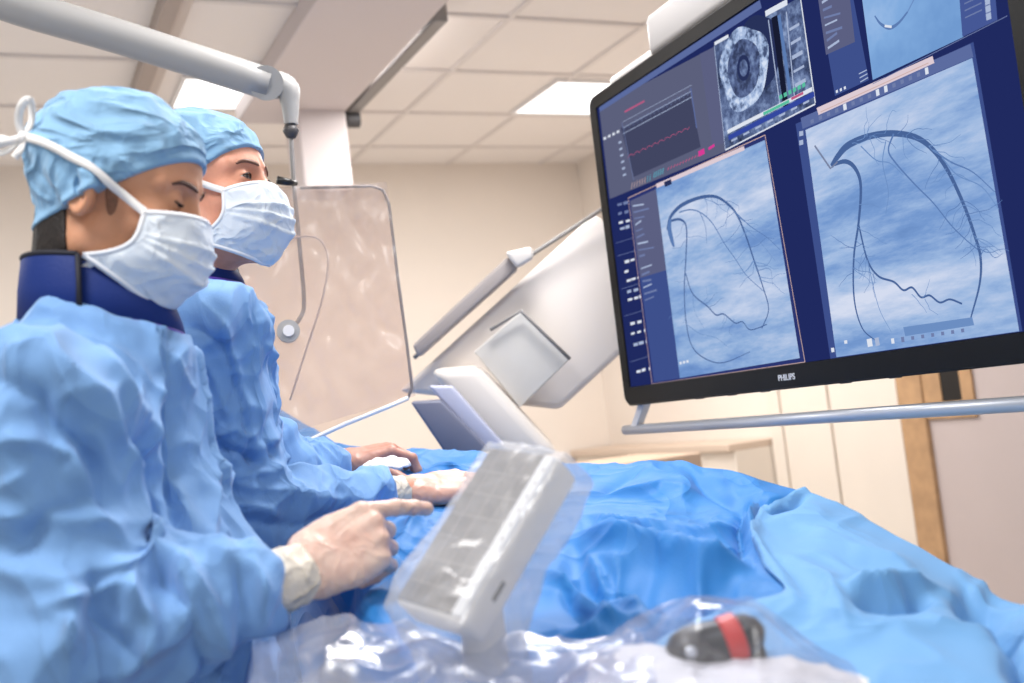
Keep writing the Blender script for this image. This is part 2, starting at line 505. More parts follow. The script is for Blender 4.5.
# door with oak jamb on the right-hand wall
struct('door_1', box((X1-.05, 1.9, 0), (X1-.002, 3.18, 2.1), .003), M['door'], smooth=False)
struct('trim_3', merge(box((X1-.07, 3.17, 0), (X1, 3.30, 2.2), .006), box((X1-.07, 1.75, 2.1), (X1, 3.30, 2.2), .006)), M['wood'], smooth=False)
t = root('door_vision_panel', 'narrow black vision panel with an oak surround in the grey door', 'door panel', (X1-.06, 3.07, 1.12))
part('surround', merge(box((X1-.062, 2.93, 1.10), (X1-.05, 3.17, 1.165), .002), box((X1-.062, 3.08, 1.165), (X1-.05, 3.17, 1.95), .002), box((X1-.062, 2.93, 1.165), (X1-.05, 2.985, 1.95), .002)), M['wood'], t, smooth=False)
part('pane', box((X1-.058, 2.985, 1.165), (X1-.05, 3.08, 1.95), .001), M['black'], t, smooth=False)

# tall cream cabinet, two doors, and the worktop beyond it
t = root('tall_cabinet', 'tall cream cabinet with plain doors beside the oak door frame', 'cabinet', (X1-.02, 3.7, 0))
part('body', box((X1-.03, 3.31, 0), (X1-.001, 4.15, 2.3), .003), mat('cream_carcass', (205, 192, 178), .6), t, smooth=False)
part('door', box((X1-.05, 3.32, .06), (X1-.03, 3.72, 2.28), .004), M['cream'], t, smooth=False)
part('door', box((X1-.05, 3.735, .06), (X1-.03, 4.05, 2.28), .004), M['cream'], t, smooth=False)
part('side_panel', box((X1-.05, 4.065, 0), (X1-.03, 4.15, 2.3), .003), M['cream'], t, smooth=False)
t = root('low_cabinet', 'cream low cabinet with a beige worktop edge under the big monitor', 'cabinet', (X1-.02, 4.9, 0))
part('body', box((X1-.26, 4.16, 0), (X1-.001, YB-.02, 1.02), .004), M['cream'], t, smooth=False)
part('worktop', box((X1-.29, 4.16, 1.02), (X1-.001, YB-.02, 1.055), .004), mat('beige_edge', (206, 186, 168), .5), t, smooth=False)
q = P(701, 452, 4.25)
t = root('instrument_trolley', 'cream instrument trolley with a tan top edge standing beyond the blue drape', 'trolley', (q[0]-.5, q[1]+.2, 0))
part('body', box((q[0]-1.05, q[1]+.02, .15), (q[0]-.02, q[1]+.45, q[2]-.06), .01), M['cream'], t, smooth=False)
part('top', box((q[0]-1.1, q[1], q[2]-.07), (q[0], q[1]+.48, q[2]), .008), mat('tan_laminate', (196, 172, 150), .5), t, smooth=False)
for i, (a, b) in enumerate(((-.95, .06), (-.1, .06), (-.95, .4), (-.1, .4))):
    part('caster', tube([(q[0]+a, q[1]+b-.015, .05), (q[0]+a, q[1]+b+.015, .05)], .05, 18), M['dark'], t, angle=.6)
    part('leg', tube([(q[0]+a, q[1]+b, .05), (q[0]+a, q[1]+b, .17)], .012, 10), M['greyenamel'], t)

# ------------------------------------------------------------------ the big monitor
MY = -0.0424
mt = np.array([math.sin(MY), -math.cos(MY), 0.0]); mn = np.array([-math.cos(MY), -math.sin(MY), 0.0]); mz = np.array([0, 0, 1.0])
MO = np.array([1.4322, 2.3572, 1.337])           # lower left corner of the lit area
SW, SH = 1.28, .72
def mfr(u, v, n): return MO+mt*u+mz*v+mn*n
def Q(px, py):
    """monitor-plane coordinates of a point of the displayed picture"""
    d = P(px, py, 1)-CAM
    t_ = ((MO-CAM)@mn)/(d@mn)
    h = CAM+d*t_-MO
    return h@mt, h[2]
def mbox(u0, u1, v0, v1, n0, n1, bev=.004, seg=2): return obox(MO, mt, mz, mn, (u0, v0, n0), (u1, v1, n1), bev, seg)

def rrect_frame(u0, u1, v0, v1, r, iu0, iu1, iv0, iv1, n0, n1, lip):
    """rounded outer frame with a rectangular opening: front ring + outer side + back"""
    def ring(a0, a1, b0, b1, rr, n, k=8):
        out = []
        for cx, cy, s in ((a1-rr, b1-rr, 0), (a0+rr, b1-rr, 1), (a0+rr, b0+rr, 2), (a1-rr, b0+rr, 3)):
            for i in range(k):
                an = (s+i/(k-1))*math.pi/2
                out.append(mfr(cx+rr*math.cos(an), cy+rr*math.sin(an), n))
        return out
    rings = [ring(iu0, iu1, iv0, iv1, .0008, n1-lip), ring(iu0-.001, iu1+.001, iv0-.001, iv1+.001, .0012, n1-.001),
             ring(u0+.004, u1-.004, v0+.004, v1-.004, r-.003, n1), ring(u0, u1, v0, v1, r, n1-.004), ring(u0, u1, v0, v1, r, n0)]
    V = np.array(sum(rings, [])); k = 32; F = []
    for a in range(len(rings)-1):
        for i in range(k):
            j = (i+1) % k
            F.append([a*k+i, a*k+j, (a+1)*k+j, (a+1)*k+i][::-1])
    F.append([(len(rings)-1)*k+i for i in range(k)])
    return V, F
B = .035
mon = root('ceiling_monitor', 'huge black-framed medical monitor hanging over the blue-draped table, showing x-ray images', 'monitor', mfr(.64, -.05, -.05))
part('bezel', rrect_frame(-B, SW+B, -B-.012, SH+B, .03, 0, SW, 0, SH, -.055, .006, .004), M['bezel'], mon, angle=.6)
part('housing', mbox(.02, SW-.02, .02, SH+.055, -.12, -.055, .02, 4), M['greyenamel'], mon, angle=.6)
part('housing_rim', mbox(-.02, SW+.02, SH+.060, SH+.088, -.085, -.055, .01, 3), mat('rim_grey', (206, 202, 200), .4), mon, angle=.6)
part('mount_box', mbox(.24, 1.04, SH+.045, SH+.15, -.16, -.02, .02, 4), mat('mount_grey', (150, 147, 146), .4), mon, angle=.6)
part('mount_column', tube([mfr(.64, SH+.1, -.13), mfr(.64, CEIL-MO[2]+.02, -.13)], .05, 24), M['greyenamel'], mon)
# grab rail below
hb = part('grab_rail', tube([mfr(-.095, -.108, -.02), mfr(SW+.05, -.108, -.02)], .0125, 16), M['steel'], mon)
for u in (.0, SW-.02):
    part('rail_bracket', hexa([mfr(u-.06, -.112, -.03), mfr(u-.03, -.112, -.03), mfr(u-.03, -.112, -.01), mfr(u-.06, -.112, -.01),
                               mfr(u+.01, -.02, -.045), mfr(u+.04, -.02, -.045), mfr(u+.04, -.02, -.02), mfr(u+.01, -.02, -.02)], .002), M['white'], mon, smooth=False)
for u in (.30, .43, .55, .80, .93):
    part('bezel_button', mbox(u-.012, u+.012, -B-.0135, -B-.010, -.012, -.002, .001, 1), M['dark'], mon, smooth=False)

# --- what the screen shows: flat layers of light on one panel
SM = []; SV = []; SF = []; SI = []; Z = [0.0006]
def smat(m):
    if m not in SM: SM.append(m)
    return SM.index(m)
def poly(uv, m, dz=.00008):
    Z[0] += dz*.25
    b = len(SV)
    for u, v in uv: SV.append(mfr(min(max(u, .0005), SW-.0005), min(max(v, .0005), SH-.0005), Z[0]))
    SF.append(list(range(b, b+len(uv)))); SI.append(smat(m))
def pp(px, m): poly([Q(*p) for p in px], m)
def quad(u0, v0, u1, v1, m): poly([(u0, v0), (u1, v0), (u1, v1), (u0, v1)], m)
def stroke(uv, wd, m, sm=5):
    uv = np.array(uv, float)
    wd = np.full(len(uv), wd) if np.isscalar(wd) else np.interp(np.linspace(0, 1, len(uv)), np.linspace(0, 1, len(wd)), wd)
    if sm:
        c = catmull(np.c_[uv, wd], sm); uv, wd = c[:, :2], c[:, 2]
    if sm: wd = wd*.8
    T = np.gradient(uv, axis=0); T /= np.linalg.norm(T, axis=1)[:, None]+1e-9
    nrm = np.c_[-T[:, 1], T[:, 0]]
    Z[0] += .00002
    b = len(SV)
    for a, n_, w_ in zip(uv, nrm, wd):
        for s in (-1, 1):
            q_ = a+n_*s*w_/2
            SV.append(mfr(min(max(q_[0], .0005), SW-.0005), min(max(q_[1], .0005), SH-.0005), Z[0]))
    k = smat(m)
    for i in range(len(uv)-1):
        SF.append([b+2*i, b+2*i+1, b+2*i+3, b+2*i+2]); SI.append(k)
def spx(pts, wd, m, o=(0, 0), s=1, sm=5): stroke([Q(o[0]+x*s, o[1]+y*s) for x, y in pts], wd, m, sm)

def cloudy(name, cols, scale, seed, stretch=(1, 1, 1), rot=0, detail=5, rough=.6, e=1.0, fine=0):
    """x-ray picture: soft emissive noise in the panel's own coordinates"""
    m = bpy.data.materials.new(name); m.use_nodes = True
    nt = m.node_tree; nt.nodes.clear(); N = nt.nodes.new; L = nt.links.new
    tc = N('ShaderNodeTexCoord'); mp = N('ShaderNodeMapping')
    mp.inputs['Location'].default_value = (seed, seed*.7, seed*1.3); mp.inputs['Scale'].default_value = stretch; mp.inputs['Rotation'].default_value = (rot, 0, 0)
    L(tc.outputs['Object'], mp.inputs['Vector'])
    n = N('ShaderNodeTexNoise'); n.inputs['Scale'].default_value = scale; n.inputs['Detail'].default_value = detail; n.inputs['Roughness'].default_value = rough
    L(mp.outputs[0], n.inputs['Vector'])
    r = N('ShaderNodeValToRGB'); el = r.color_ramp.elements
    while len(el) < len(cols): el.new(.5)
    for k, (p_, c_) in enumerate(cols):
        el[k].position = p_; el[k].color = (*lin(c_), 1)
    L(n.outputs['Fac'], r.inputs['Fac'])
    em = N('ShaderNodeEmission'); em.inputs[1].default_value = e; L(r.outputs[0], em.inputs[0])
    o = N('ShaderNodeOutputMaterial'); L(em.outputs[0], o.inputs[0])
    return m
E_ = {k: emis('screen_'+k, c) for k, c in dict(navy=(32, 42, 96), navy2=(44, 54, 112), grey=(92, 96, 130), vit=(92, 96, 124), vit2=(100, 106, 140), side=(62, 80, 140), side2=(70, 88, 150),
     pink=(222, 204, 212), bar=(92, 108, 160), white=(222, 228, 240), text=(170, 184, 214), dim=(112, 126, 170), orange=(206, 176, 170), red=(190, 90, 130), magenta=(214, 60, 150),
     cyan=(90, 180, 200), green=(90, 190, 160), vessel=(72, 100, 152), vessel2=(92, 124, 178), vessel3=(108, 142, 194), dark=(40, 50, 90), vdark_hazy=(66, 70, 98), black=(24, 28, 50), blue=(52, 72, 160), catheter=(120, 130, 160)).items()}
xr1 = cloudy('xray_left', [(.30, (92, 128, 186)), (.43, (114, 150, 206)), (.52, (148, 178, 220)), (.68, (206, 216, 238))], 4.2, 2.1, (1, .45, 2.1), -.5, 8, .66)
xr2 = cloudy('xray_right', [(.30, (96, 132, 188)), (.42, (118, 154, 208)), (.51, (156, 184, 224)), (.67, (212, 220, 240))], 3.6, 5.6, (1, .45, 2.1), -.5, 8, .66)
xr3 = cloudy('xray_top', [(.35, (112, 154, 208)), (.5, (130, 172, 222)), (.7, (170, 198, 236))], 4, 8.4)
us = cloudy('ultrasound', [(.34, (34, 42, 70)), (.5, (84, 100, 140)), (.62, (130, 150, 190)), (.75, (186, 202, 230))], 26, 3.3, detail=6, rough=.7)
usb = cloudy('ultrasound_bright', [(.36, (70, 84, 120)), (.5, (160, 182, 220)), (.65, (214, 226, 246))], 60, 3.9, detail=4)
usd = cloudy('ultrasound_core', [(.4, (54, 64, 96)), (.55, (88, 104, 146)), (.7, (120, 140, 180))], 60, 1.9, detail=4)

rs = np.random.RandomState(3)
quad(0, 0, SW, SH, E_['navy'])
# vital signs window, its greys lightened to stand for haze on the glass
pp([(599, 105), (716, 46), (729, 150), (610, 199)], E_['vit'])
pp([(599, 105), (760, 0), (762, 8), (600, 112)], E_['bar'])
pp([(700, 54), (716, 46), (729, 141), (713, 147)], E_['grey'])
pp([(621, 128), (690, 92), (701, 147), (634, 177)], E_['vdark_hazy'])
for k in range(3):
    a = np.array([623, 122+k*6.0]); b = np.array([692, 85+k*6.0])
    spx([tuple(a), tuple(b)], .0016 if k else .001, E_['text'], sm=0)
zz = [(623+i*2.1, 128-i*1.13+(3 if i % 2 else -2)) for i in range(33)]
spx(zz, .0012, E_['dim'], sm=0)
spx([(622, 122), (634, 180)], .002, E_['dim'], sm=0)
spx([(691, 88), (697, 128)], .004, E_['bar'], sm=0)
ww = [(628+i*2.0, 156-i*.95+(2.0 if i % 3 == 0 else 0)) for i in range(32)]
spx(ww, .0012, E_['red'], sm=0)
for i in range(8):
    spx([(632+i*2.6, 189-i*1.15), (632.5+i*2.6, 183-i*1.15)], .0022, E_['orange'] if i < 6 else E_['cyan'], sm=0)
for i in range(5): spx([(654+i*2.2, 178-i), (655+i*2.2, 172-i)], .0028, E_['cyan'], sm=0)
for i in range(12): spx([(668+i*3, 170-i*1.3), (669.5+i*3, 167-i*1.3)], .0024, E_['red'], sm=0)
spx([(699, 154), (705, 151)], .012, E_['magenta'], sm=0); spx([(709, 149), (715, 145)], .006, E_['magenta'], sm=0)
spx([(625, 112), (645, 101)], .004, E_['red'], sm=0)
for i in range(4): spx([(604+i*4.4, 139-i*2.2), (606.6+i*4.4, 137.7-i*2.2)], .006, E_['white'], sm=0)
for i in range(6): spx([(619+i*.9, 143+i*6.5), (622+i*.9, 141.6+i*6.5)], .005, E_['text'], sm=0)
# narrow text strip at the left edge
for (y, n, m) in ((205, 3, 'dim'), (214, 3, 'dim'), (223, 2, 'white'), (229, 2, 'text'), (262, 4, 'white'), (272, 1, 'white'), (281, 3, 'white'), (292, 2, 'text'), (300, 3, 'white'), (324, 2, 'white'), (334, 3, 'white'), (345, 4, 'text'), (372, 3, 'white')):
    x0 = 603+(y-110)*.115
    for i in range(n):
        x = x0+3+i*6+rs.rand()*2
        spx([(x, y-i*1.6), (x+3.4+rs.rand()*1.5, y-1.2-i*1.6)], .005+.003*rs.rand(), E_[m], sm=0)
for y in (243, 256, 289, 316, 362): spx([(601+(y-105)*.115, y), (624+(y-105)*.115, y-7)], .001, E_['dim'], sm=0)
# left x-ray window
pp([(629, 198), (766, 135), (806, 362), (653, 384)], E_['navy2'])
for a, b in (((629, 198), (766, 135)), ((766, 135), (806, 362)), ((806, 362), (653, 384)), ((653, 384), (629, 198))):
    spx([a, b], .0018, E_['orange'], sm=0)
pp([(631, 201), (657, 189), (681, 378), (655, 382)], E_['side'])
pp([(631, 201), (657, 189), (667, 270), (641, 278)], E_['grey'])
for i in range(15):
    y = 206+i*6.3+(6 if i > 8 else 0); x = 633+(y-200)*.13
    spx([(x, y), (x+5+rs.rand()*11, y-1.5-rs.rand()*3)], .003+.002*rs.rand(), E_['text' if i % 3 == 0 else 'dim'], sm=0)
pp([(657, 188), (766, 140), (801, 358), (681, 378)], xr1)
pp([(657, 184), (745, 146), (746, 150), (658, 188)], E_['pink'])
pp([(665, 182), (672, 179), (673, 184), (666, 187)], E_['dark'])
o6, s6 = (590, 180), .424
L1 = [(185, 118), (192, 88), (215, 62), (250, 45), (285, 38), (312, 45), (345, 75), (368, 125), (390, 190), (410, 250), (424, 305), (408, 350)]
spx(L1, [.011, .012, .009, .007, .006, .004, .003], E_['vessel'], o6, s6)
spx([(190, 97), (215, 93), (230, 112), (229, 180), (225, 260), (230, 340), (245, 395), (280, 424), (320, 430), (380, 405)], [.008, .0065, .0055, .005, .004, .003, .0016], E_['vessel'], o6, s6)
spx([(228, 220), (245, 268), (280, 298), (300, 318), (318, 316), (345, 337), (362, 334), (378, 352), (396, 350), (420, 340)], [.004, .004, .003, .0025], E_['vessel'], o6, s6, 8)
spx([(213, 76), (238, 70), (262, 76), (290, 100), (320, 150), (345, 185), (372, 225), (412, 262)], [.004, .003, .002], E_['vessel2'], o6, s6)
spx([(262, 76), (275, 110), (278, 150)], [.003, .0014], E_['vessel2'], o6, s6)
spx([(345, 75), (380, 108), (420, 135), (452, 165)], [.003, .0012], E_['vessel2'], o6, s6)
spx([(362, 108), (400, 142), (440, 190)], [.002, .001], E_['vessel3'], o6, s6)
spx([(390, 190), (370, 215), (340, 222)], [.002, .001], E_['vessel3'], o6, s6)
spx([(230, 340), (262, 362), (300, 372), (330, 395)], [.002, .001], E_['vessel3'], o6, s6)
spx([(245, 268), (250, 310), (272, 350)], [.002, .001], E_['vessel3'], o6, s6)
spx([(192, 92), (190, 115), (196, 142), (201, 158)], [.014, .022, .018, .008], E_['vessel2'], o6, s6)
for i in range(3): spx([(214+i*8, 432-i*2), (219+i*8, 431-i*2)], .006, E_['white'], o6, s6, 0)
# right x-ray window
pp([(797, 124), (975, 42), (1024, 331), (832, 360)], E_['side'])
pp([(802, 118), (972, 44), (975, 57), (804, 129)], E_['bar'])
pp([(818, 108), (934, 56), (936, 63), (820, 115)], E_['pink'])
spx([(822, 112), (930, 63)], .0016, E_['orange'], sm=0)
for i in range(15):
    x = 812+i*8.2; y = 122-i*3.6
    spx([(x, y), (x+3.2, y-1.4)], .007 if i not in (4, 8, 9, 14) else .011, E_['white' if i in (4, 8, 9, 14) else 'dim'], sm=0)
pp([(807, 130), (974, 58), (1021, 331), (838, 357)], xr2)
o7, s7 = (790, 60), .439
spx([(98, 242), (112, 220), (135, 195), (180, 175), (235, 167), (290, 176), (330, 205), (365, 255), (400, 330), (425, 400), (438, 450), (436, 510), (415, 590)], [.012, .017, .014, .012, .009, .0075, .006, .0035], E_['vessel'], o7, s7)
spx([(98, 240), (130, 231), (153, 248), (165, 288), (160, 370), (149, 450), (150, 545), (168, 610), (200, 640)], [.008, .011, .009, .007, .0055, .004, .002], E_['vessel'], o7, s7)
spx([(160, 375), (180, 455), (205, 492), (240, 505), (262, 524), (282, 518), (302, 540), (322, 536), (345, 552), (368, 545), (396, 555)], [.005, .0045, .004], E_['vessel'], o7, s7, 8)
spx([(240, 168), (228, 205), (245, 235), (290, 285), (330, 325), (370, 375), (400, 405), (432, 432)], [.005, .003, .0022], E_['vessel2'], o7, s7)
spx([(330, 205), (370, 232), (420, 255), (470, 300)], [.004, .0016], E_['vessel2'], o7, s7)
spx([(350, 222), (385, 262), (440, 288), (480, 340)], [.003, .0012], E_['vessel3'], o7, s7)
spx([(165, 196), (200, 228), (232, 235), (262, 262)], [.003, .0014], E_['vessel3'], o7, s7)
spx([(222, 185), (215, 235), (228, 300), (222, 350)], [.003, .0014], E_['vessel3'], o7, s7)
spx([(180, 455), (205, 560), (235, 620)], [.0025, .001], E_['vessel3'], o7, s7)
spx([(436, 450), (450, 430), (470, 450), (490, 440)], [.002, .001], E_['vessel2'], o7, s7)
spx([(400, 330), (380, 350), (372, 390)], [.002, .001], E_['vessel3'], o7, s7)
spx([(60, 195), (96, 247), (112, 232)], .004, E_['catheter'], o7, s7, 0)
pp([(905, 327), (974, 317), (976, 325), (907, 336)], E_['vessel3'])
for i in range(8): spx([(893+i*10, 341-i*1.5), (896+i*10, 340.6-i*1.5)], .009 if i < 2 else .006, E_['white' if i == 0 else 'dim'], sm=0)
spx([(869, 343), (874, 342)], .014, E_['white'], sm=0); spx([(877, 342), (881, 341)], .014, E_['text'], sm=0)
spx([(846, 342), (849, 341.6)], .006, E_['white'], sm=0); spx([(833, 350), (836, 349.6)], .008, E_['white'], sm=0)
for i in range(2): spx([(801, 134+i*9), (805, 133+i*9)], .009, E_['text'], sm=0)
def twigs(pts, n, o, s, seed, ln=40):
    r = np.random.RandomState(seed); c = catmull(np.array(pts, float), 8)
    for _ in range(n):
        i = r.randint(2, len(c)-2); q = c[i].copy(); tdir = c[i+1]-c[i-1]; a = math.atan2(tdir[1], tdir[0])+r.choice([-1, 1])*(.5+.7*r.rand())
        w = [q.copy()]
        for k in range(r.randint(4, 8)):
            a += r.normal()*.35; q = q+np.array((math.cos(a), math.sin(a)))*ln*(.12+.12*r.rand()); w.append(q.copy())
        if min(p[0] for p in w) < 40: continue
        spx([tuple(p) for p in w], [.0017, .0008], E_['vessel3' if r.rand() < .6 else 'vessel2'], o, s, 4)
twigs([(235, 167), (290, 176), (330, 205), (365, 255), (400, 330), (425, 400), (438, 450)], 26, o7, s7, 1, 70)
twigs([(135, 195), (180, 175), (235, 167), (290, 176)], 12, o7, s7, 2, 60)
twigs([(165, 288), (160, 370), (149, 450), (150, 545)], 8, o7, s7, 3, 60)
twigs([(160, 375), (180, 455), (205, 492), (262, 524), (302, 540), (345, 552)], 10, o7, s7, 4, 50)
twigs([(250, 45), (312, 45), (345, 75), (368, 125), (390, 190), (410, 250)], 22, o6, s6, 5, 60)
twigs([(215, 93), (230, 112), (229, 180), (225, 260), (230, 340)], 6, o6, s6, 6, 40)
twigs([(228, 220), (245, 268), (280, 298), (318, 316), (362, 334)], 8, o6, s6, 7, 40)
# ultrasound window
TLu, BRu = Q(717, 45), Q(818, 103)
pp([(716, 46), (803, -3), (818, 103), (728, 151)], us)
c0 = Q(746, 68); cu, cv = c0
ang = np.linspace(0, 2*np.pi, 40, endpoint=False)
def disc(ru, rv, m, jit=0, off=(0, 0)):
    r_ = 1+jit*np.array([math.sin(3*a+1)+math.sin(5*a) for a in ang])
    poly([(cu+off[0]+ru*r_[i]*math.cos(a), cv+off[1]+rv*r_[i]*math.sin(a)) for i, a in enumerate(ang)], m)
disc(.075, .075, E_['dark'], .03, (.050, .012)); disc(.083, .083, usb, .04); disc(.055, .058, usd, .02); disc(.022, .026, E_['dark']); disc(.014, .017, usd)
pp([(774, 18), (780, 15), (791, 106), (786, 108)], E_['black']); pp([(780, 16), (783, 14), (794, 90), (791, 92)], E_['vessel2'])
spx([(771, 20), (783, 108)], .003, E_['text'], sm=0); spx([(789, 12), (797, 96)], .003, E_['text'], sm=0)
for i in range(5): spx([(792+i*1.4, 30+i*14), (802+i*1.6, 24+i*14)], .004+.004*rs.rand(), E_['text'], sm=0)
spx([(803, -3), (818, 103)], .003, E_['white'], sm=0); spx([(728, 150), (818, 104)], .003, E_['white'], sm=0)
spx([(717, 44), (731, 36)], .007, E_['white'], sm=0); spx([(768, 14), (790, 2)], .011, E_['white'], sm=0)
spx([(731, 138), (817, 94)], .010, E_['blue'], sm=0)
spx([(730, 132), (815, 89)], .008, E_['white'], sm=0)
spx([(766, 114), (792, 101)], .006, E_['green'], sm=0); spx([(794, 99), (806, 93)], .005, E_['red'], sm=0)
for i in range(6): spx([(782+i*4.6, 98-i*2.4), (785+i*4.6, 96-i*2.4)], .008, E_['green'], sm=0)
for i in range(7): spx([(734+i*12, 141-i*6.2), (740+i*12, 138-i*6.2)], .004, E_['text'], sm=0)
spx([(717, 46), (728, 150)], .002, E_['text'], sm=0)
# small text window
pp([(817, -30), (848, -45), (872, 80), (838, 96)], E_['side']); pp([(817, -30), (848, -45), (858, 42), (829, 55)], E_['grey'])
for i in range(10):
    y = -20+i*7.6; x = 822+(y+20)*.13
    spx([(x, y), (x+8+rs.rand()*10, y-3-rs.rand()*5)], .003+.002*rs.rand(), E_['dim' if i % 3 else 'text'], sm=0)
for i in range(3): spx([(839+i*4, 92-i*1.8), (841+i*4, 91-i*1.8)], .005, E_['white'], sm=0)
for i in range(3): spx([(862+i*.8, 74+i*4), (870+i*.6, 70+i*3.8)], .002, E_['text'], sm=0)
# upper right x-ray and list
pp([(845, -150), (942, -215), (967, 37), (876, 80)], xr3)
spx([(878, 16), (884, 24), (893, 28), (902, 23), (911, 12)], [.003, .008, .004], E_['vessel2'], sm=6)
spx([(911, 12), (920, -5), (930, -20)], .003, E_['vessel3']); spx([(888, 26), (895, 27)], .004, E_['white'], sm=0)
pp([(945, -180), (985, -205), (1001, 20), (966, 37)], E_['side2'])
for i in range(5): spx([(967+i*.4, 4+i*7-14), (984+i*.4, -4+i*7-14)], .002, E_['dim'], sm=0)
for i in range(4): spx([(988+i*.6, -5+i*7.5), (993+i*.6, -7+i*7.5)], .010, E_['text'], sm=0)
spx([(876, 84), (1011, 16)], .0012, E_['dim'], sm=0)
part('screen', (np.array(SV), SF), None, mon, smooth=False, mats=SM, midx=SI)
# maker's mark on the lower bezel
def text_mesh(s, size, o, ax, ay, m, parent, name, nrm, align='CENTER', font_bold=0):
    cu_ = bpy.data.curves.new('t', 'FONT'); cu_.body = s; cu_.size = size; cu_.align_x = align; cu_.align_y = 'CENTER'; cu_.extrude = .0004; cu_.offset = font_bold
    ob = bpy.data.objects.new('t', cu_); COL.objects.link(ob)
    bpy.context.view_layer.update()
    me = bpy.data.meshes.new_from_object(ob.evaluated_get(bpy.context.evaluated_depsgraph_get()))
    v = np.array([q_.co[:] for q_ in me.vertices]); f = [list(p_.vertices) for p_ in me.polygons]
    bpy.data.objects.remove(ob); bpy.data.meshes.remove(me)
    V = np.asarray(o)+v[:, :1]*ax+v[:, 1:2]*ay+v[:, 2:]*nrm
    return part(name, (V, f), m, parent, smooth=False)
text_mesh('PHILIPS', .017, mfr(.645, -.024, .0075), mt, mz, M['logo'], mon, 'lettering', mn, font_bold=.0003)

# ------------------------------------------------------------------ people
def frame(fwd, up=(0, 0, 1)):
    x = unit(fwd); y = unit(np.cross(up, x)); z = np.cross(x, y)
    return np.stack([x, y, z], 1)          # columns: forward, left, up
def head_frame(heading, pitch, roll=0):
    """heading: degrees clockwise from +Y; pitch: degrees up"""
    h = math.radians(heading); p = math.radians(pitch); r = math.radians(roll)
    R = frame((math.sin(h)*math.cos(p), math.cos(h)*math.cos(p), math.sin(p)))
    c, s = math.cos(r), math.sin(r)
    return R@np.array([[1, 0, 0], [0, c, -s], [0, s, c]])
def rotm(axis, deg):
    return np.array(Matrix.Rotation(math.radians(deg), 3, axis))

EYE = (.0735, .0315, .0)
def head_sdf(p, lid_up=.35, lid_lo=-.32, neckx=-.058, eyelids=True):
    """head in its own frame: x forward, y left, z up, eyes at z = 0, metres"""
    q = p.copy(); q[:, 1] = np.abs(q[:, 1])
    d = s_ell(q, (-.014, 0, .041), (.095, .076, .078))
    d = smin(d, s_ell(q, (.018, 0, .03), (.068, .066, .066)), .03)
    d = smin(d, s_ell(q, (.028, 0, -.035), (.060, .056, .078)), .03)
    d = smin(d, s_cone(q, (-.004, .050, -.062), (.068, .014, -.106), .020, .0165), .03)   # jaw
    d = smin(d, s_ell(q, (.078, 0, -.104), (.017, .020, .016)), .02)                        # chin
    d = smin(d, s_ell(q, (.056, .040, -.030), (.026, .022, .022)), .02)                     # cheek bone
    d = smin(d, s_cone(q, (.083, .010, .021), (.066, .050, .019), .0085, .0085), .014)      # brow ridge
    d = smax(d, -s_ell(q, (.094, .0315, .001), (.019, .019, .0125)), .012)                  # eye socket
    d = smin(d, s_cone(q, (.082, 0, .014), (.1035, 0, -.034), .0075, .0105), .010)          # nose
    d = smin(d, s_ell(q, (.094, .0125, -.038), (.011, .0065, .008)), .006)
    d = smin(d, s_ell(q, (.084, .008, -.066), (.011, .017, .0055)), .005)                   # lips
    d = smin(d, s_ell(q, (.083, .006, -.076), (.010, .015, .006)), .004)
    if eyelids:
        e = np.array(EYE)
        l = np.linalg.norm(q-e, axis=1)-.0142
        r = q-e
        ang = np.arctan2(r[:, 2], r[:, 0]+1e-9)
        w_ = 1-np.clip(np.abs(r[:, 1])/.0135, 0, 1)**2
        opening = np.maximum(ang-lid_up*w_, lid_lo*w_-ang)*.012
        d = smin(d, l, .005)
        cut = np.maximum(np.maximum(opening, np.linalg.norm(r, axis=1)-.0175), -r[:, 0])
        d = smax(d, -cut, .0012)
        core = np.linalg.norm(r, axis=1)-.0118
        d = np.minimum(d, core)
    # ear
    Re = rotm('Z', 24)@rotm('Y', -12)
    c = np.array((-.012, .0795, -.010))
    d_e = s_ell(q, c, (.0175, .0062, .031), Re)
    d_e = smin(d_e, s_ell(q, c+np.array((.002, -.006, -.002)), (.014, .010, .022), Re), .006)
    t = (q-c)@Re
    rim = np.sqrt((np.sqrt((t[:, 0]/.0155)**2+((t[:, 2]-.002)/.027)**2)*.018-.018)**2+(t[:, 1]-.004)**2)-.0032
    d_e = smin(d_e, rim, .003)
    d_e = smax(d_e, -s_ell(q, c+Re@np.array((.003, .0085, .002)), (.0095, .0075, .017), Re), .004)
    d_e = smin(d_e, s_ell(q, c+Re@np.array((.012, .003, -.004)), (.004, .004, .006)), .003)
    d = smin(d, d_e, .005)
    d = smin(d, s_cone(p, (-.035, 0, -.04), (neckx, 0, -.19), .056, .060), .03)             # neck
    return d

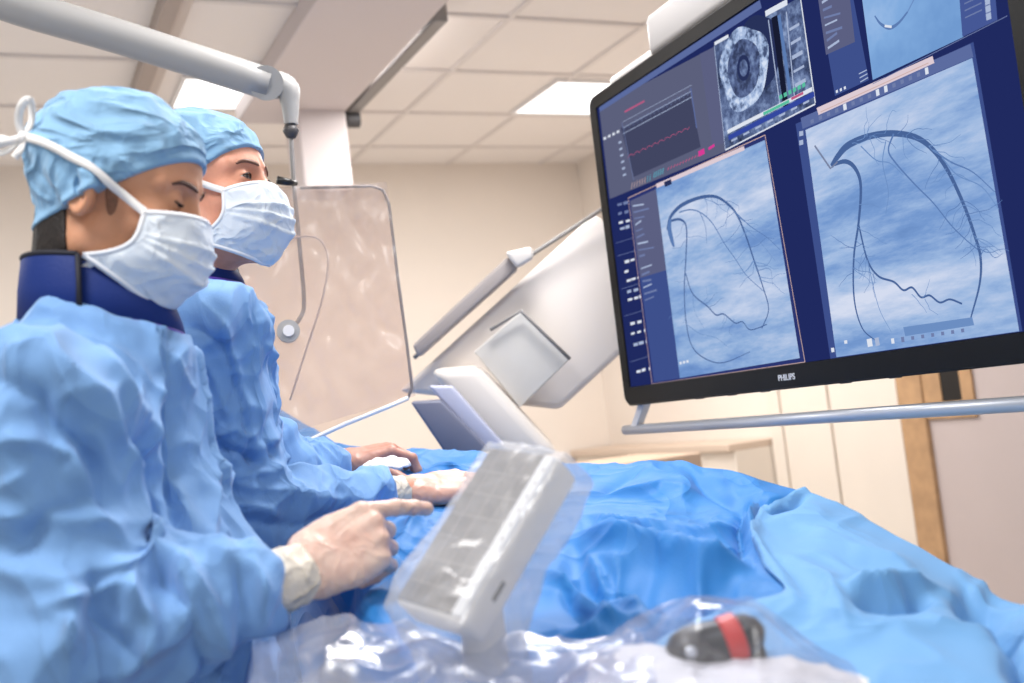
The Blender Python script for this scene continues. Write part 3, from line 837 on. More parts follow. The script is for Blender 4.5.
def hand_sdf(p, curls, spread=(.10, .03, -.04, -.12), thumb=(35, 20, 20), r=1.0, off=0.0, thumb_out=.9):
    """left/right-neutral hand: x to the fingers, y to the thumb side, z back of the hand; wrist at the origin"""
    d = s_cone(p, (-.05, 0, 0), (.01, 0, 0), .0265, .027, ((0, 0, 1), 1.35))
    palm = s_ell(p, (.050, .000, -.002), (.053, .041, .0155))
    palm = smin(palm, s_cone(p, (.012, .012, -.006), (.055, .026, -.010), .017, .014), .014)
    palm = smin(palm, s_cone(p, (.012, -.020, -.004), (.07, -.030, -.003), .014, .011), .014)
    d = smin(d, palm, .02)
    base = [(.092, .029, 0), (.096, .008, .002), (.091, -.013, .001), (.083, -.032, -.003)]
    L = [(.043, .026, .021), (.047, .029, .022), (.043, .027, .021), (.034, .021, .019)]
    R0 = [.0095, .0098, .0092, .0080]
    for i in range(4):
        a = np.array(base[i]); ang = 0; sp = spread[i]; rr = R0[i]
        f = s_cone(p, a-np.array((.035, 0, .001)), a, rr*1.05, rr*1.12)
        d = smin(d, f, .010)
        fd = None
        for k in range(3):
            ang += curls[i][k]
            c_, s_ = math.cos(math.radians(ang)), math.sin(math.radians(ang))
            b = a+L[i][k]*np.array((c_*math.cos(sp), c_*math.sin(sp) if ang < 80 else 0, -s_))
            seg = s_cone(p, a, b, rr, rr*.93); rr *= .93
            fd = seg if fd is None else smin(fd, seg, .003)
            fd = smin(fd, np.linalg.norm(p-a, axis=1)-rr*1.10, .002)
            a = b
        d = smin(d, fd, .0035)
    # thumb
    a = np.array((.018, .026, -.008)); t1, t2, t3 = thumb
    dirs = []
    az = math.radians(t1)
    v = np.array((math.cos(az), math.sin(az)*thumb_out, -.35)); v = unit(v)
    b = a+v*.044; v2 = unit(rotm('Z', -t2)@v+np.array((0, 0, -.15))); c = b+v2*.034; v3 = unit(rotm('Z', -t3)@v2); e = c+v3*.026
    d = smin(d, s_cone(p, a, b, .0155, .0125), .014)
    d = smin(d, s_cone(p, b, c, .0115, .0105), .004)
    d = smin(d, s_cone(p, c, e, .0105, .0085), .003)
    return d-off

FOLD = []
def bump_lines(V, N, lines, power=1.5):
    """raise or sink soft ridges: each line is a list of points on the cloth, a width and a height (metres)"""
    px, py, dd = proj(V)
    q = np.stack([px, py], 1)
    face = ((V-CAM)*N).sum(1) < 0
    out = np.zeros(len(V))
    for pts, wd, h in lines:
        pts = np.array(pts, float)
        best = np.full(len(q), 1e9); tt = np.zeros(len(q)); tot = len(pts)-1
        for i in range(tot):
            a, b = pts[i], pts[i+1]; ab = b-a
            t = np.clip(((q-a)@ab)/(ab@ab), 0, 1)
            ds = np.linalg.norm(q-a-t[:, None]*ab, axis=1)
            m_ = ds < best; best = np.where(m_, ds, best); tt = np.where(m_, (i+t)/tot, tt)
        taper = np.clip(np.minimum(tt, 1-tt)*4+.15, 0, 1)
        out += h*np.exp(-(best/wd)**power)*taper*face
    return out

def build_person(label, cat, feet, hd, hscale, hpos, neck, shoulders, elbows, wrists, pelvis, heading, skin, hands, gown_r, lines, hl, facing_pelvis=None, hres=.0022, gres=.0040, seed=0, chest=1.0, wamp=1.45):
    """shoulders/elbows/wrists: (right, left) world points"""
    T = root('person', label, cat, feet)
    R = hd
    tow = lambda l: hpos+(l*hscale)@R.T
    tol = lambda w_: ((w_-hpos)@R)/hscale
    fwd = np.array([math.sin(math.radians(heading)), math.cos(math.radians(heading)), 0.])
    side = np.array([fwd[1], -fwd[0], 0.])      # the person's right
    hsd = lambda w_: head_sdf(tol(w_), *hl)*hscale
    # --- body: one continuous skin surface
    sr, sl = [np.array(s) for s in shoulders]
    hand_fr = []
    for k in (0, 1):
        Rh, cur, spr, th, mir = hands[k]
        hand_fr.append((np.array(wrists[k]), Rh, cur, spr, th, mir))
    def hsdf(w_, k, off):
        o, Rh, cur, spr, th, mir = hand_fr[k]
        l = (w_-o)@Rh
        l[:, 1] *= mir
        return hand_sdf(l, cur, spr, th, off=off)
    hip = [np.array(pelvis)+side*.09*s for s in (1, -1)]
    foot = [np.array([pelvis[0], pelvis[1], 0])+side*.11*s-fwd*.0 for s in (1, -1)]
    def body(w_):
        d = hsd(w_)
        d = smin(d, s_cone(w_, neck-np.array((0, 0, .09)), np.array(pelvis)+np.array((0, 0, .12)), .095, .095, (fwd, 1.5)), .04)
        d = smin(d, s_cone(w_, sr-np.array((0, 0, .02)), sl-np.array((0, 0, .02)), .036, .036), .04)
        d = smin(d, s_cone(w_, neck+np.array((0, 0, .03)), neck-np.array((0, 0, .12)), .055, .07), .05)
        d = smin(d, s_cone(w_, np.array(pelvis)+np.array((0, 0, .12)), pelvis, .11, .13, (fwd, 1.35)), .06)
        for k in (0, 1):
            d = smin(d, s_cone(w_, (sr, sl)[k]-np.array((0, 0, .02)), elbows[k], .036, .034), .02)
            d = smin(d, s_cone(w_, elbows[k], wrists[k], .038, .026), .01)
            d = smin(d, hsdf(w_, k, -.0022), .004)
            kn = (hip[k]+foot[k])/2+fwd*.02
            d = smin(d, s_cone(w_, hip[k], kn, .085, .055), .04)
            d = smin(d, s_cone(w_, kn, foot[k]+np.array((0, 0, .08)), .055, .038), .03)
            d = smin(d, s_cone(w_, foot[k]+np.array((0, 0, .045))-fwd*.03, foot[k]+fwd*.16+np.array((0, 0, .03)), .036, .026), .03)
        return d
    # head fine, the rest coarser, split at the neck under the collar
    zc = neck[2]-.01
    def below(w_): return smax(body(w_), w_[:, 2]-zc-.012, .001)
    cor = tow(np.array([[a, b, c] for a in (-.13, .125) for b in (-.10, .10) for c in (-.20, .14)]))
    lo = cor.min(0); hi = cor.max(0); lo[2] = zc
    Vh, Fh = net(lambda w_: smax(hsd(w_), zc-w_[:, 2], .001), lo, hi, hres)
    allp = np.array([sr, sl, *elbows, *wrists, pelvis, *foot, neck])
    Vb, Fb = net(below, allp.min(0)-.26, np.append(allp.max(0)[:2]+.26, zc+.02), .011)
    vf = merge((relax(Vh, Fh, 1, .3), Fh), (Vb, Fb))
    bd = part('body', vf, skin, T)
    # scrub trousers and shoes, mostly hidden by the table
    def tr(w_):
        d = s_cone(w_, np.array(pelvis)+np.array((0, 0, .05)), pelvis, .14, .15, (fwd, 1.3))
        for k in (0, 1):
            kn = (hip[k]+foot[k])/2+fwd*.02
            d = smin(d, s_cone(w_, hip[k], kn, .098, .082), .04)
            d = smin(d, s_cone(w_, kn, foot[k]+np.array((0, 0, .09)), .082, .066), .03)
        return smax(smax(d, .07-w_[:, 2], .01), w_[:, 2]-.62, .01)
    Vt, Ft = net(tr, np.array(pelvis)-np.array((.3, .3, pelvis[2]-.03)), np.array(pelvis)+np.array((.3, .3, .25)), .012)
    part('trousers', (Vt, Ft), M['scrub'], T)
    for k in (0, 1):
        def sh(w_):
            d = s_cone(w_, foot[k]+np.array((0, 0, .05))-fwd*.04, foot[k]+fwd*.18+np.array((0, 0, .035)), .052, .045)
            return smax(d, -w_[:, 2], .004)
        Vs, Fs = net(sh, foot[k]-np.array((.26, .26, .02)), foot[k]+np.array((.26, .26, .13)), .008)
        part('shoe', (Vs, Fs), M['shoe'], T)
    # --- gown
    g = gown_r
    ch = neck-np.array((0, 0, .13))+fwd*g.get('chest_fwd', .02)
    def gsdf(w_):
        d = s_cone(w_, ch, np.array(pelvis)+np.array((0, 0, .10))+fwd*g.get('belly_fwd', .03), g['chest'], g['belly'], (fwd, 1.3))
        d = smin(d, s_cone(w_, sr-np.array((0, 0, .005)), sl-np.array((0, 0, .005)), g['sho'], g['sho'], (fwd, .9)), .07)
        d = smin(d, s_cone(w_, neck-np.array((0, 0, .03)), neck-np.array((0, 0, .12)), g['neck'], .10, (fwd, 1.0)), .05)
        d = smin(d, s_cone(w_, np.array(pelvis)+np.array((0, 0, .12))+fwd*.03, np.array([pelvis[0], pelvis[1], .5])+fwd*.03, g['belly'], g['belly']+.05, (fwd, 1.2)), .06)
        for k in (0, 1):
            a = s_cone(w_, (sr, sl)[k]-np.array((0, 0, .01)), elbows[k], g['arm'], g['elb'])
            wv = unit(np.array(wrists[k])-elbows[k])
            b = s_cone(w_, elbows[k], np.array(wrists[k])-wv*.02, g['elb'], g['cuff'])
            b = smax(b, (w_-(np.array(wrists[k])-wv*.040))@wv, .004)
            d = smin(d, smin(a, b, .03), .022)
        d = smax(d, w_[:, 2]-(neck[2]+.0)-((w_-neck)@fwd)*-.42+g.get('drop', 0)*np.exp(-(np.linalg.norm((w_-neck)[:, :2], axis=1)/.13)**4), .006)
        return smax(d, .45-w_[:, 2], .01)
    Vg, Fg = net(gsdf, np.append((allp.min(0)-.28)[:2], .44), allp[:, :].max(0)+np.array((.28, .28, .08)), gres)
    Vg = relax(Vg, Fg, 1, .4); Ng = normals(Vg, Fg)
    disp = np.zeros(len(Vg))
    # cloth: long hanging creases on the trunk, cross creases round the elbows
    loc = np.stack([(Vg-neck)@fwd, (Vg-neck)@side, Vg[:, 2]-neck[2]], 1)
    wr = loc+.035*np.stack([pn(loc*7+seed+k*9) for k in range(3)], 1)
    disp += wamp*.013*(pn(wr*np.array((9, 9, 3.2))+seed)*1.2)
    dg = wr@np.array([[1, 0, .35], [0, 1, -.35], [-.35, .35, 1]])
    disp += wamp*.013*ridged(dg*np.array((8, 8, 2.6))+seed*2+3, 1.6)
    disp += wamp*.013*(crease(dg*np.array((7, 7, 3.2))+seed+31, 3)-.4)
    disp += .005*(crease(dg*np.array((15, 15, 9))+seed+57+.5*pn(loc*20)[:, None], 2)-.35)
    fine = .0045*ridged(wr*np.array((19, 19, 14))+seed+11, 2.0)
    disp += wamp*fine
    for k in (0, 1):
        s_, e_, w2 = (sr, sl)[k], np.array(elbows[k]), np.array(wrists[k])
        for a, b, amp in ((s_, e_, .9), (e_, w2, 1.1)):
            ab = b-a; L_ = np.linalg.norm(ab); u = ab/L_
            t = (Vg-a)@u; rad = np.linalg.norm(Vg-a-t[:, None]*u, axis=1)
            m_ = np.clip((.12-rad)/.03, 0, 1)*np.clip((t+.02)/.05, 0, 1)*np.clip((L_+.02-t)/.05, 0, 1)
            el = np.exp(-(np.linalg.norm(Vg-e_, axis=1)/.13)**2)
            x_ = np.stack([t*1.0, rad, loc[:, 2]*.3], 1)
            tt = t+.25*(Vg-a)@np.cross(u, (0, 0, 1))+.018*pn(Vg*16+seed)
            rr = ridged(np.stack([tt*17, (Vg-a)@np.cross(u, (0, 0, 1))*4, loc[:, 2]*4], 1)+k*5+seed, 1.5)
            disp += wamp*m_*amp*(.003+.010*el)*rr
    disp += 1.5*bump_lines(Vg, Ng, lines, 1.25)
    cuffm = np.clip(np.min([np.linalg.norm(Vg-np.array(wrists[k]), axis=1) for k in (0, 1)], axis=0)/.05-.5, 0, 1)
    Vg = Vg+Ng*(disp*np.maximum(cuffm, .15))[:, None]
    part('gown', (relax(Vg, Fg, 1, .2), Fg), M['gown'], T)
    # --- gloves
    for k in (0, 1):
        o, Rh, cur, spr, th, mir = hand_fr[k]
        cor = o+np.array([[a, b, c] for a in (-.02, .20) for b in (-.10, .10) for c in (-.11, .05)])@Rh.T
        Vq, Fq = net(lambda w_: smax(hsdf(w_, k, .0006), -((w_-o)@Rh[:, 0])-.004, .001), cor.min(0), cor.max(0), .0017 if hands[k][0] is not None else .003)
        Nq = normals(Vq, Fq)
        lq = (Vq-o)@Rh
        Vq = Vq+Nq*(.0009*ridged(lq*np.array((70, 45, 60))+seed, 1.5)*np.clip(1-lq[:, 0]/.12, .2, 1))[:, None]
        gl = part('glove', (relax(Vq, Fq, 1, .3), Fq), g['glove'][k], T)
        # cuff of the glove, pulled over the sleeve end
        n = 40; V_ = []
        ts = np.linspace(-.075, .012, 18); an = np.linspace(0, 2*np.pi, n, endpoint=False)
        wv = Rh[:, 0]
        ax = unit(np.array(wrists[k])-elbows[k])
        for i, t in enumerate(ts):
            s = (t+.075)/.087
            axis = unit(ax*(1-s)+wv*s)
            c0 = o+(wv if t > 0 else ax)*t
            r1 = (.043*(1-s)+.0300*s)*g.get('cuffscale', 1.0); r2 = (.041*(1-s)+.0235*s)*g.get('cuffscale', 1.0)
            r_ = 1+.035*math.sin(i*2.1+k)+.045*np.array([pn(np.array([[math.cos(a_)*2, math.sin(a_)*2, i*.55+k*7]]))[0] for a_ in an])*2
            V_.append(c0+(np.cos(an)*r1*r_)[:, None]*Rh[:, 1]+(np.sin(an)*r2*r_)[:, None]*Rh[:, 2])
        V_ = np.array(V_); Fq = []
        for i in range(len(ts)-1):
            for j in range(n): Fq.append([i*n+j, i*n+(j+1) % n, (i+1)*n+(j+1) % n, (i+1)*n+j])
        cf = part('cuff', (V_.reshape(-1, 3), Fq), M['cuff'], gl)
        thicken(cf, .0008)
    return T, R, tow, tol, hsd

def cap_and_mask(T, R, tow, hsd, hs, hl, capm, plane, puff=(0, 0, 0), ties=True, seed=0, band=.012, capr=(.101, .085, .084), capc=(-.018, 0, .044)):
    """cap: everything of the crown above a tilted plane; plane = (z at forehead, z at nape)"""
    zf, zn = plane
    def brim(l):        # height above the cap's lower edge
        x = l[:, 0]
        zb = zn+(zf-zn)*np.clip((x+.11)/.19, 0, 1.05)**1.25
        return l[:, 2]-zb
    def csd(l):
        a = s_ell(l, capc, capr)
        a = smin(a, s_ell(l, (-.040+puff[0], 0, .034+puff[2]), (.070, .079, .084)), .02)
        b = head_sdf(l, *hl, eyelids=False)-.0055
        a = smin(a, b, .012)
        return smax(a, -brim(l), .003)
    V, F = net(csd, (-.17, -.11, -.09), (.11, .11, .175), .0022)
    h = brim(V); N = normals(V, F)
    ang = np.arctan2(V[:, 1], V[:, 0]+.03)
    top = np.clip(h/.02, 0, 1)
    wv = V+.012*np.stack([pn(V*18+seed+k*5) for k in range(3)], 1)
    gather = pn(np.stack([ang*9, h*14, ang*0+seed], 1))*np.exp(-((h-.022)/.024)**2)
    disp = top*(.0016*gather*2+.0042*ridged(wv*np.array((14, 20, 26))+seed+4, 1.5)+.005*pn(wv*12+seed)+.010*(crease(wv@np.array([[.8,0,.6],[0,1,0],[-.6,0,.8]])*np.array((9,14,20))+seed,3)-.4))-.0008*np.exp(-((h-band)/.005)**2)
    V = V+N*disp[:, None]
    cap = part('surgical_cap', (tow(relax(V, F, 1, .3)), F), capm, T)
    # ----- mask: pleated sheet, cheek to cheek
    nu, nv = 61, 45
    G = np.zeros((nv, nu, 3))
    for j in range(nv):
        v = j/(nv-1)
        zc = -.013+(-.128+.013)*v                       # centre line
        xc = .108+.013*max(0, math.sin(math.pi*min(1, v*1.06)))**.75-.004*v
        if v > .55: xc -= .030*((v-.55)/.45)**2.0
        xs = .060-.060*v**4.5; ys = .068+.003*v+.0035*math.sin(math.pi*v); zs = -.022-.060*v
        for i in range(nu):
            u = 2*i/(nu-1)-1; a = abs(u)
            x = xs+(xc-xs)*(1-a**2.3)
            y = math.copysign(ys*(1-(1-a)**1.55), u)
            z = zs+(zc-zs)*(1-a**1.7)
            G[j, i] = (x, y, z)
    # keep it outside the face
    Gf = G.reshape(-1, 3)
    dd = head_sdf(Gf, *hl, eyelids=False)
    gg = sgrad(lambda q_: head_sdf(q_, *hl, eyelids=False), Gf)
    Gf = Gf+gg*np.clip(.0035-dd, 0, .02)[:, None]
    G = Gf.reshape(nv, nu, 3)
    du = np.gradient(G, axis=1); dv = np.gradient(G, axis=0)
    nn = np.cross(du, dv); nn /= np.linalg.norm(nn, axis=2)[..., None]+1e-9
    if (nn[:, :, 0].mean()) < 0: nn = -nn
    vv = np.linspace(0, 1, nv)[:, None]; uu = np.linspace(-1, 1, nu)[None, :]
    fold = 0
    for c0, dr in ((.30, .10), (.48, 0), (.66, -.10)):
        s = (vv-c0-dr*np.abs(uu)**1.5*1.0)/.085
        fold = fold+np.where((s > 0) & (s < 1), (1-s)*.0042, 0)+np.where((s <= 0) & (s > -.25), (1+s*4)*.0042, 0)
    fold = fold*(1-np.abs(uu)**5)
    wn = pn(G*22+seed)*.0035+ridged(G*np.array((16, 26, 20))+seed, 1.5)*.0022
    ed = np.clip((1-np.abs(uu))*7, 0, 1)*np.clip(vv*9, 0, 1)*np.clip((1-vv)*9, 0, 1)
    G = G+nn*((fold*ed+wn*ed)[..., None])
    V, F = gridmesh(G)
    mk = part('face_mask', (tow(V), F), M['mask'], T); thicken(mk, .0009, 0)
    for s in (0, -1):                                   # side bindings
        e = G[:, s]; nrm = nn[:, s]
        part('binding', ribbon(tow(e-nrm*.0006), nrm@R.T, .0055*hs, .0018), M['maskedge'], mk)
    part('binding', ribbon(tow(G[0]-nn[0]*.0006), nn[0]@R.T, .006*hs, .0018), M['maskedge'], mk)
    part('binding', ribbon(tow(G[-1]-nn[-1]*.0006), nn[-1]@R.T, .006*hs, .0018), M['maskedge'], mk)
    both = lambda l: np.minimum(csd(l), head_sdf(l, *hl, eyelids=False))
    def strap(pts, wd, name='strap', off=.0055):
        c = catmull(np.array(pts, float), 10)
        c = snap(both, c, off, 5)
        for _ in range(10): c[1:-1] = (c[:-2]+c[1:-1]*2+c[2:])/4
        nr = sgrad(both, c)
        for _ in range(3): nr[1:-1] = (nr[:-2]+nr[1:-1]*2+nr[2:])/4
        nr /= np.linalg.norm(nr, axis=1)[:, None]
        part(name, ribbon(tow(c), nr@R.T, wd*hs, .0012), M['strap'], mk)
        return c
    for sg in (-1, 1):
        st = G[0, 0 if sg < 0 else -1]
        if (st[1] < 0) != (sg < 0): st = st*np.array((1, -1, 1))
        strap([st, (.020, sg*.083, .001), (-.025, sg*.092, .024), (-.060, sg*.084, .036), (-.084, sg*.066, .041)], .0100)
        sb = G[-8, 0 if sg < 0 else -1]
        if (sb[1] < 0) != (sg < 0): sb = sb*np.array((1, -1, 1))
        strap([sb, (-.008, sg*.064, -.105), (-.016, sg*.058, -.122), (-.022, sg*.052, -.138)], .008)
    return cap, mk, csd, G

def eyes(T, tow, R, hs, gaze, closed=False):
    for sg in (1, -1):
        c = np.array((EYE[0], sg*EYE[1], EYE[2]))
        bm = bmesh.new(); bmesh.ops.create_uvsphere(bm, u_segments=28, v_segments=18, radius=.0128)
        V, F = bmout(bm)
        eb = part('eyeball', (tow(c+V), F), M['eye'], T)
        g = unit(gaze); s1 = unit(np.cross(g, (0, 0, 1))); s2 = np.cross(s1, g)
        V = []; F = []; n = 24
        for k, r_ in enumerate((0.0001, .002, .004, .0058, .0062)):
            dz = math.sqrt(.0131**2-r_**2) if k < 4 else .0124
            for a in range(n):
                t = 2*math.pi*a/n; V.append(c+g*dz+(s1*math.cos(t)+s2*math.sin(t))*r_)
        for k in range(4):
            for a in range(n): F.append([k*n+a, k*n+(a+1) % n, (k+1)*n+(a+1) % n, (k+1)*n+a])
        part('iris', (tow(np.array(V)), F), M['iris'], eb)

def lashes(T, tow, hs, up, lo, m, both=True):
    """thin lash line along the lid edge"""
    for sg in (1, -1):
        c = np.array((EYE[0], sg*EYE[1], EYE[2]))
        for an, rad, th in ((up, .0151, .0011), (lo, .0147, .0006)):
            pts = []
            for u in np.linspace(-.93, .93, 17):
                w_ = 1-u*u; a = an*w_
                yy = u*.0125; rx = math.sqrt(max(rad**2-yy**2, 1e-8))
                pts.append(c+np.array((math.cos(a)*rx, yy, math.sin(a)*rx)))
            part('eyelash', tube(tow(np.array(pts)), th*hs, 8), m, T)

def brows(T, tow, hl, hs, m, lift=0):
    hsd_ = lambda l: head_sdf(l, *hl, eyelids=False)
    for sg in (1, -1):
        pts = catmull(np.array([(.094, sg*.011, .0195+lift), (.092, sg*.022, .0222+lift), (.085, sg*.036, .0232+lift), (.075, sg*.048, .0185+lift)]), 8)
        pts = snap(hsd_, pts, .0006, 6); nr = sgrad(hsd_, pts)
        n = len(pts); wd = (.0050*np.sin(np.linspace(.5, 3.0, n))**.6+.001)*hs
        V, F = ribbon(tow(pts), nr, wd, .0016)
        part('eyebrow', (V, F), m, T)

def cdir(r, u, f): return unit(CR*r+CU*u+CF*f)
def hand_frame(x, y, dorsal):
    x = unit(x); y = unit(y-x*(x@y)); z = np.cross(x, y)
    if z@dorsal < 0: z = -z
    return np.stack([x, y, z], 1)

def collar(T, c0, fwd, side, ra, rb, top, bot, flap=None, purple=True):
    """padded neck collar: top/bot are heights at the back, side and front"""
    up = np.array([0, 0, 1.])
    def zt(ph, tri):
        c = math.cos(ph)
        b, s, f = tri
        return s+(f-s)*max(c, 0)**1.3+(b-s)*max(-c, 0)**1.2
    def band(p0, p1, grow, tri_t, tri_b, th=.011, n=72):
        V = []; ph = np.linspace(p0, p1, n)
        prof = [(0, 0), (0, .5), (0, 1), (.3, 1.03), (.8, 1.03), (1, .97), (1.15, .5), (1, .03), (.5, 0)]
        for a in ph:
            a_, b_ = zt(a, tri_b), zt(a, tri_t)
            dirv = fwd*math.cos(a)+side*math.sin(a)
            for o, h in prof:
                flare = .010*(1-h)
                V.append(c0+fwd*(ra+grow+o*th+flare)*math.cos(a)+side*(rb+grow+o*th+flare)*math.sin(a)+up*(a_+(b_-a_)*h))
        k = len(prof); F = []
        for i in range(n-1):
            for j in range(k): F.append([i*k+j, i*k+(j+1) % k, (i+1)*k+(j+1) % k, (i+1)*k+j])
        F.append(list(range(k))[::-1]); F.append([(n-1)*k+j for j in range(k)])
        edge = np.array([V[i*k+4] for i in range(n)]); low = np.array([V[i*k+7] for i in range(n)])
        return (np.array(V), F), edge, low
    vf, e, l = band(0, 2*math.pi, 0, top, bot)
    cl = part('neck_collar', vf, M['navy'], T)
    part('binding', tube(e, .0032, 8), M['binding'], cl)
    if purple: part('trim', tube(l+up*.001, .0035, 8), M['purple'], cl)
    if flap:
        vf, e, l = band(flap[0], flap[1], .012, tuple(x+.004 for x in top), tuple(x+.001 for x in bot), .009, 30)
        fl = part('flap', vf, M['navy'], cl)
        part('flap_binding', tube(np.vstack([e, [(e[-1]+l[-1])/2], l[-1:]]), .0034, 8), M['binding'], cl)
        part('flap_binding', tube(np.vstack([e[:1], [(e[0]+l[0])/2], l[:1]]), .0034, 8), M['binding'], cl)
    return cl

# ===== the near person, looking down, pointing at the wrapped control panel
H1 = head_frame(117, -16, 0); S1 = 1.0; HP1 = P(121, 197, 1.32)
tw = lambda l: HP1+(np.array(l)*S1)@H1.T
fw1 = np.array([1., 0, 0]); N1 = P(95, 320, 1.32)
R1s = N1+np.array((-.065, -.180, -.105)); L1s = N1+np.array((-.05, .175, -.100))
E1r = P(50, 655, 1.07); W1r = P(302, 572, 1.18)
E1l = N1+np.array((-.06, .22, -.36)); W1l = N1+np.array((.04, .17, -.50))
hf1r = hand_frame(cdir(.80, .40, .46), cdir(-.3, .8, .5), cdir(.2, .45, -.85))
hf1l = hand_frame(np.array((.8, -.55, 0)), np.array((0, -1., .2)), np.array((0, 0, 1.)))
curl = lambda a, b, c: (a, b, c)
HL1 = (-.24, -.36, -.015); HL2 = (.30, -.30, -.058)
lines1 = [([(150, 318), (176, 400), (186, 470), (176, 540)], 11, -.020), ([(205, 320), (232, 400), (250, 500), (256, 600)], 9, .010),
          ([(192, 330), (214, 420), (222, 520)], 8, -.010), ([(40, 350), (100, 400), (150, 505)], 12, .012), ([(95, 345), (130, 395), (168, 470)], 9, .009),
          ([(10, 430), (70, 455), (115, 560)], 12, .014), ([(10, 560), (50, 510), (95, 500)], 14, -.014), ([(110, 545), (170, 575), (205, 650)], 10, .014),
          ([(165, 560), (205, 600), (225, 650)], 8, .010), ([(140, 560), (185, 610), (205, 670)], 8, -.013), ([(40, 610), (100, 592), (150, 622)], 11, .012),
          ([(60, 420), (95, 470), (100, 540)], 10, -.012), ([(125, 430), (150, 480), (150, 540)], 9, -.011), ([(205, 565), (250, 575), (275, 605)], 8, .009),
          ([(230, 560), (240, 600), (235, 640)], 7, -.009), ([(0, 380), (40, 400), (60, 470)], 12, -.012), ([(80, 560), (90, 620), (140, 660)], 9, -.012)]
T1, R1, tow1, tol1, hsd1 = build_person(
    'person in blue gown and cap looking down, navy neck collar, one gloved finger pointing', 'person', (N1[0]-.02, N1[1], 0), H1, S1, HP1, N1,
    (R1s, L1s), (E1r, E1l), (W1r, W1l), N1+np.array((-.08, 0, -.52)), 90, M['skin1'],
    [(hf1r, [curl(14, 12, 8), curl(62, 92, 45), curl(66, 92, 45), curl(68, 90, 45)], (-.30, -.02, -.03, -.06), (20, 35, 25), 1),
     (hf1l, [curl(25, 30, 20)]*4, (.08, .02, -.04, -.1), (30, 15, 15), 1)],
    dict(chest=.136, belly=.155, sho=.075, neck=.080, arm=.078, elb=.070, cuff=.041, glove=(M['glove1'], M['glove1']), cuffscale=1.05, chest_fwd=.0, belly_fwd=.125, drop=.022),
    lines1, HL1, gres=.0040, seed=3)
c1, m1, csd1, G1 = cap_and_mask(T1, R1, tow1, hsd1, S1, HL1, M['cap'], (.047, -.068), puff=(-.004, 0, -.002), seed=2)
eyes(T1, tow1, H1, S1, (.8, 0, -.55)); lashes(T1, tow1, S1, HL1[0]*1.0, HL1[1]*.9, M['lash']); brows(T1, tow1, HL1, S1, M['brow'])
def hair_part(T, tow, hl, sc, low, seed, burn_on=True):
    def f(l):
        q = l.copy(); q[:, 1] = np.abs(q[:, 1])
        d = head_sdf(l, *hl, eyelids=False)-.0030
        # nape and sideburn only
        nape = np.maximum(l[:, 0]+.030+(l[:, 2]+.05)*.25, low-l[:, 2])
        burn = s_ell(q, (.022, .066, -.012), (.010, .02, .032))
        d = smax(d, nape, .003)
        d = np.maximum(d, -s_ell(q, (-.010, .086, -.012), (.0205, .022, .034)))
        return smax(d, l[:, 2]-.03, .003)
    V, F = net(f, (-.14, -.11, -.14), (.06, .11, .04), .0024)
    N = normals(V, F)
    V = V+N*(.0012*pn(V*np.array((260, 260, 60)))[:, None])
    part('hair', (tow(V), F), M['hair'], T)
    if burn_on:
        def fb(l):
            q = l.copy(); q[:, 1] = np.abs(q[:, 1])
            return smax(head_sdf(l, *hl, eyelids=False)-.0012, s_ell(q, (.018, .066, -.006), (.008, .02, .026)), .001)
        for y0, y1 in ((-.10, -.02), (.02, .10)):
            V, F = net(fb, (-.02, y0, -.06), (.05, y1, .04), .0016)
            part('sideburn', (tow(V), F), M['stubble'], T)
hair_part(T1, tow1, HL1, S1, -.098, 1)
# bow of the mask strap at the back of the cap: knot, two loops, two tails (offsets in metres from the knot)
kn = snap(csd1, np.array([(-.090, -.062, .041)]), .006)[0]; knw = tow1(kn[None])[0]
bow = [[(0, 0, 0), (-.004, .018, -.004), (.002, .036, -.010), (.010, .042, -.006), (.008, .020, .004), (0, 0, 0)],
       [(0, 0, 0), (-.018, -.006, -.006), (-.034, -.012, -.010), (-.040, -.018, -.004), (-.022, -.016, .002), (0, 0, 0)],
       [(0, 0, 0), (-.012, -.004, .0), (-.026, -.002, -.004), (-.036, -.006, -.002)], [(0, 0, 0), (.0, -.012, -.004), (-.008, -.024, -.006)]]
for k, pts in enumerate(bow):
    c = catmull(np.array(pts, float), 8); tt = np.linspace(0, 1, len(c))
    nr = unit_rows(np.stack([.5*np.sin(tt*5+k), .5*np.cos(tt*6+k), -1+0*tt], 1))
    tw_ = lambda q: q[:, :1]*CR+q[:, 1:2]*CU+q[:, 2:]*CF
    part('strap_bow', ribbon(knw+tw_(c), tw_(nr), .0090, .0014), M['strap'], m1)
part('strap_knot', (lambda q: (knw+q[0], q[1]))(bmout_sphere(.0075)), M['strap'], m1)
cz = N1+fw1*.014
collar(T1, cz, fw1, np.array((0, -1., 0)), .070, .070, (.073, .056, .010), (.004, -.016, -.036), flap=(math.pi*.62, math.pi*1.1))

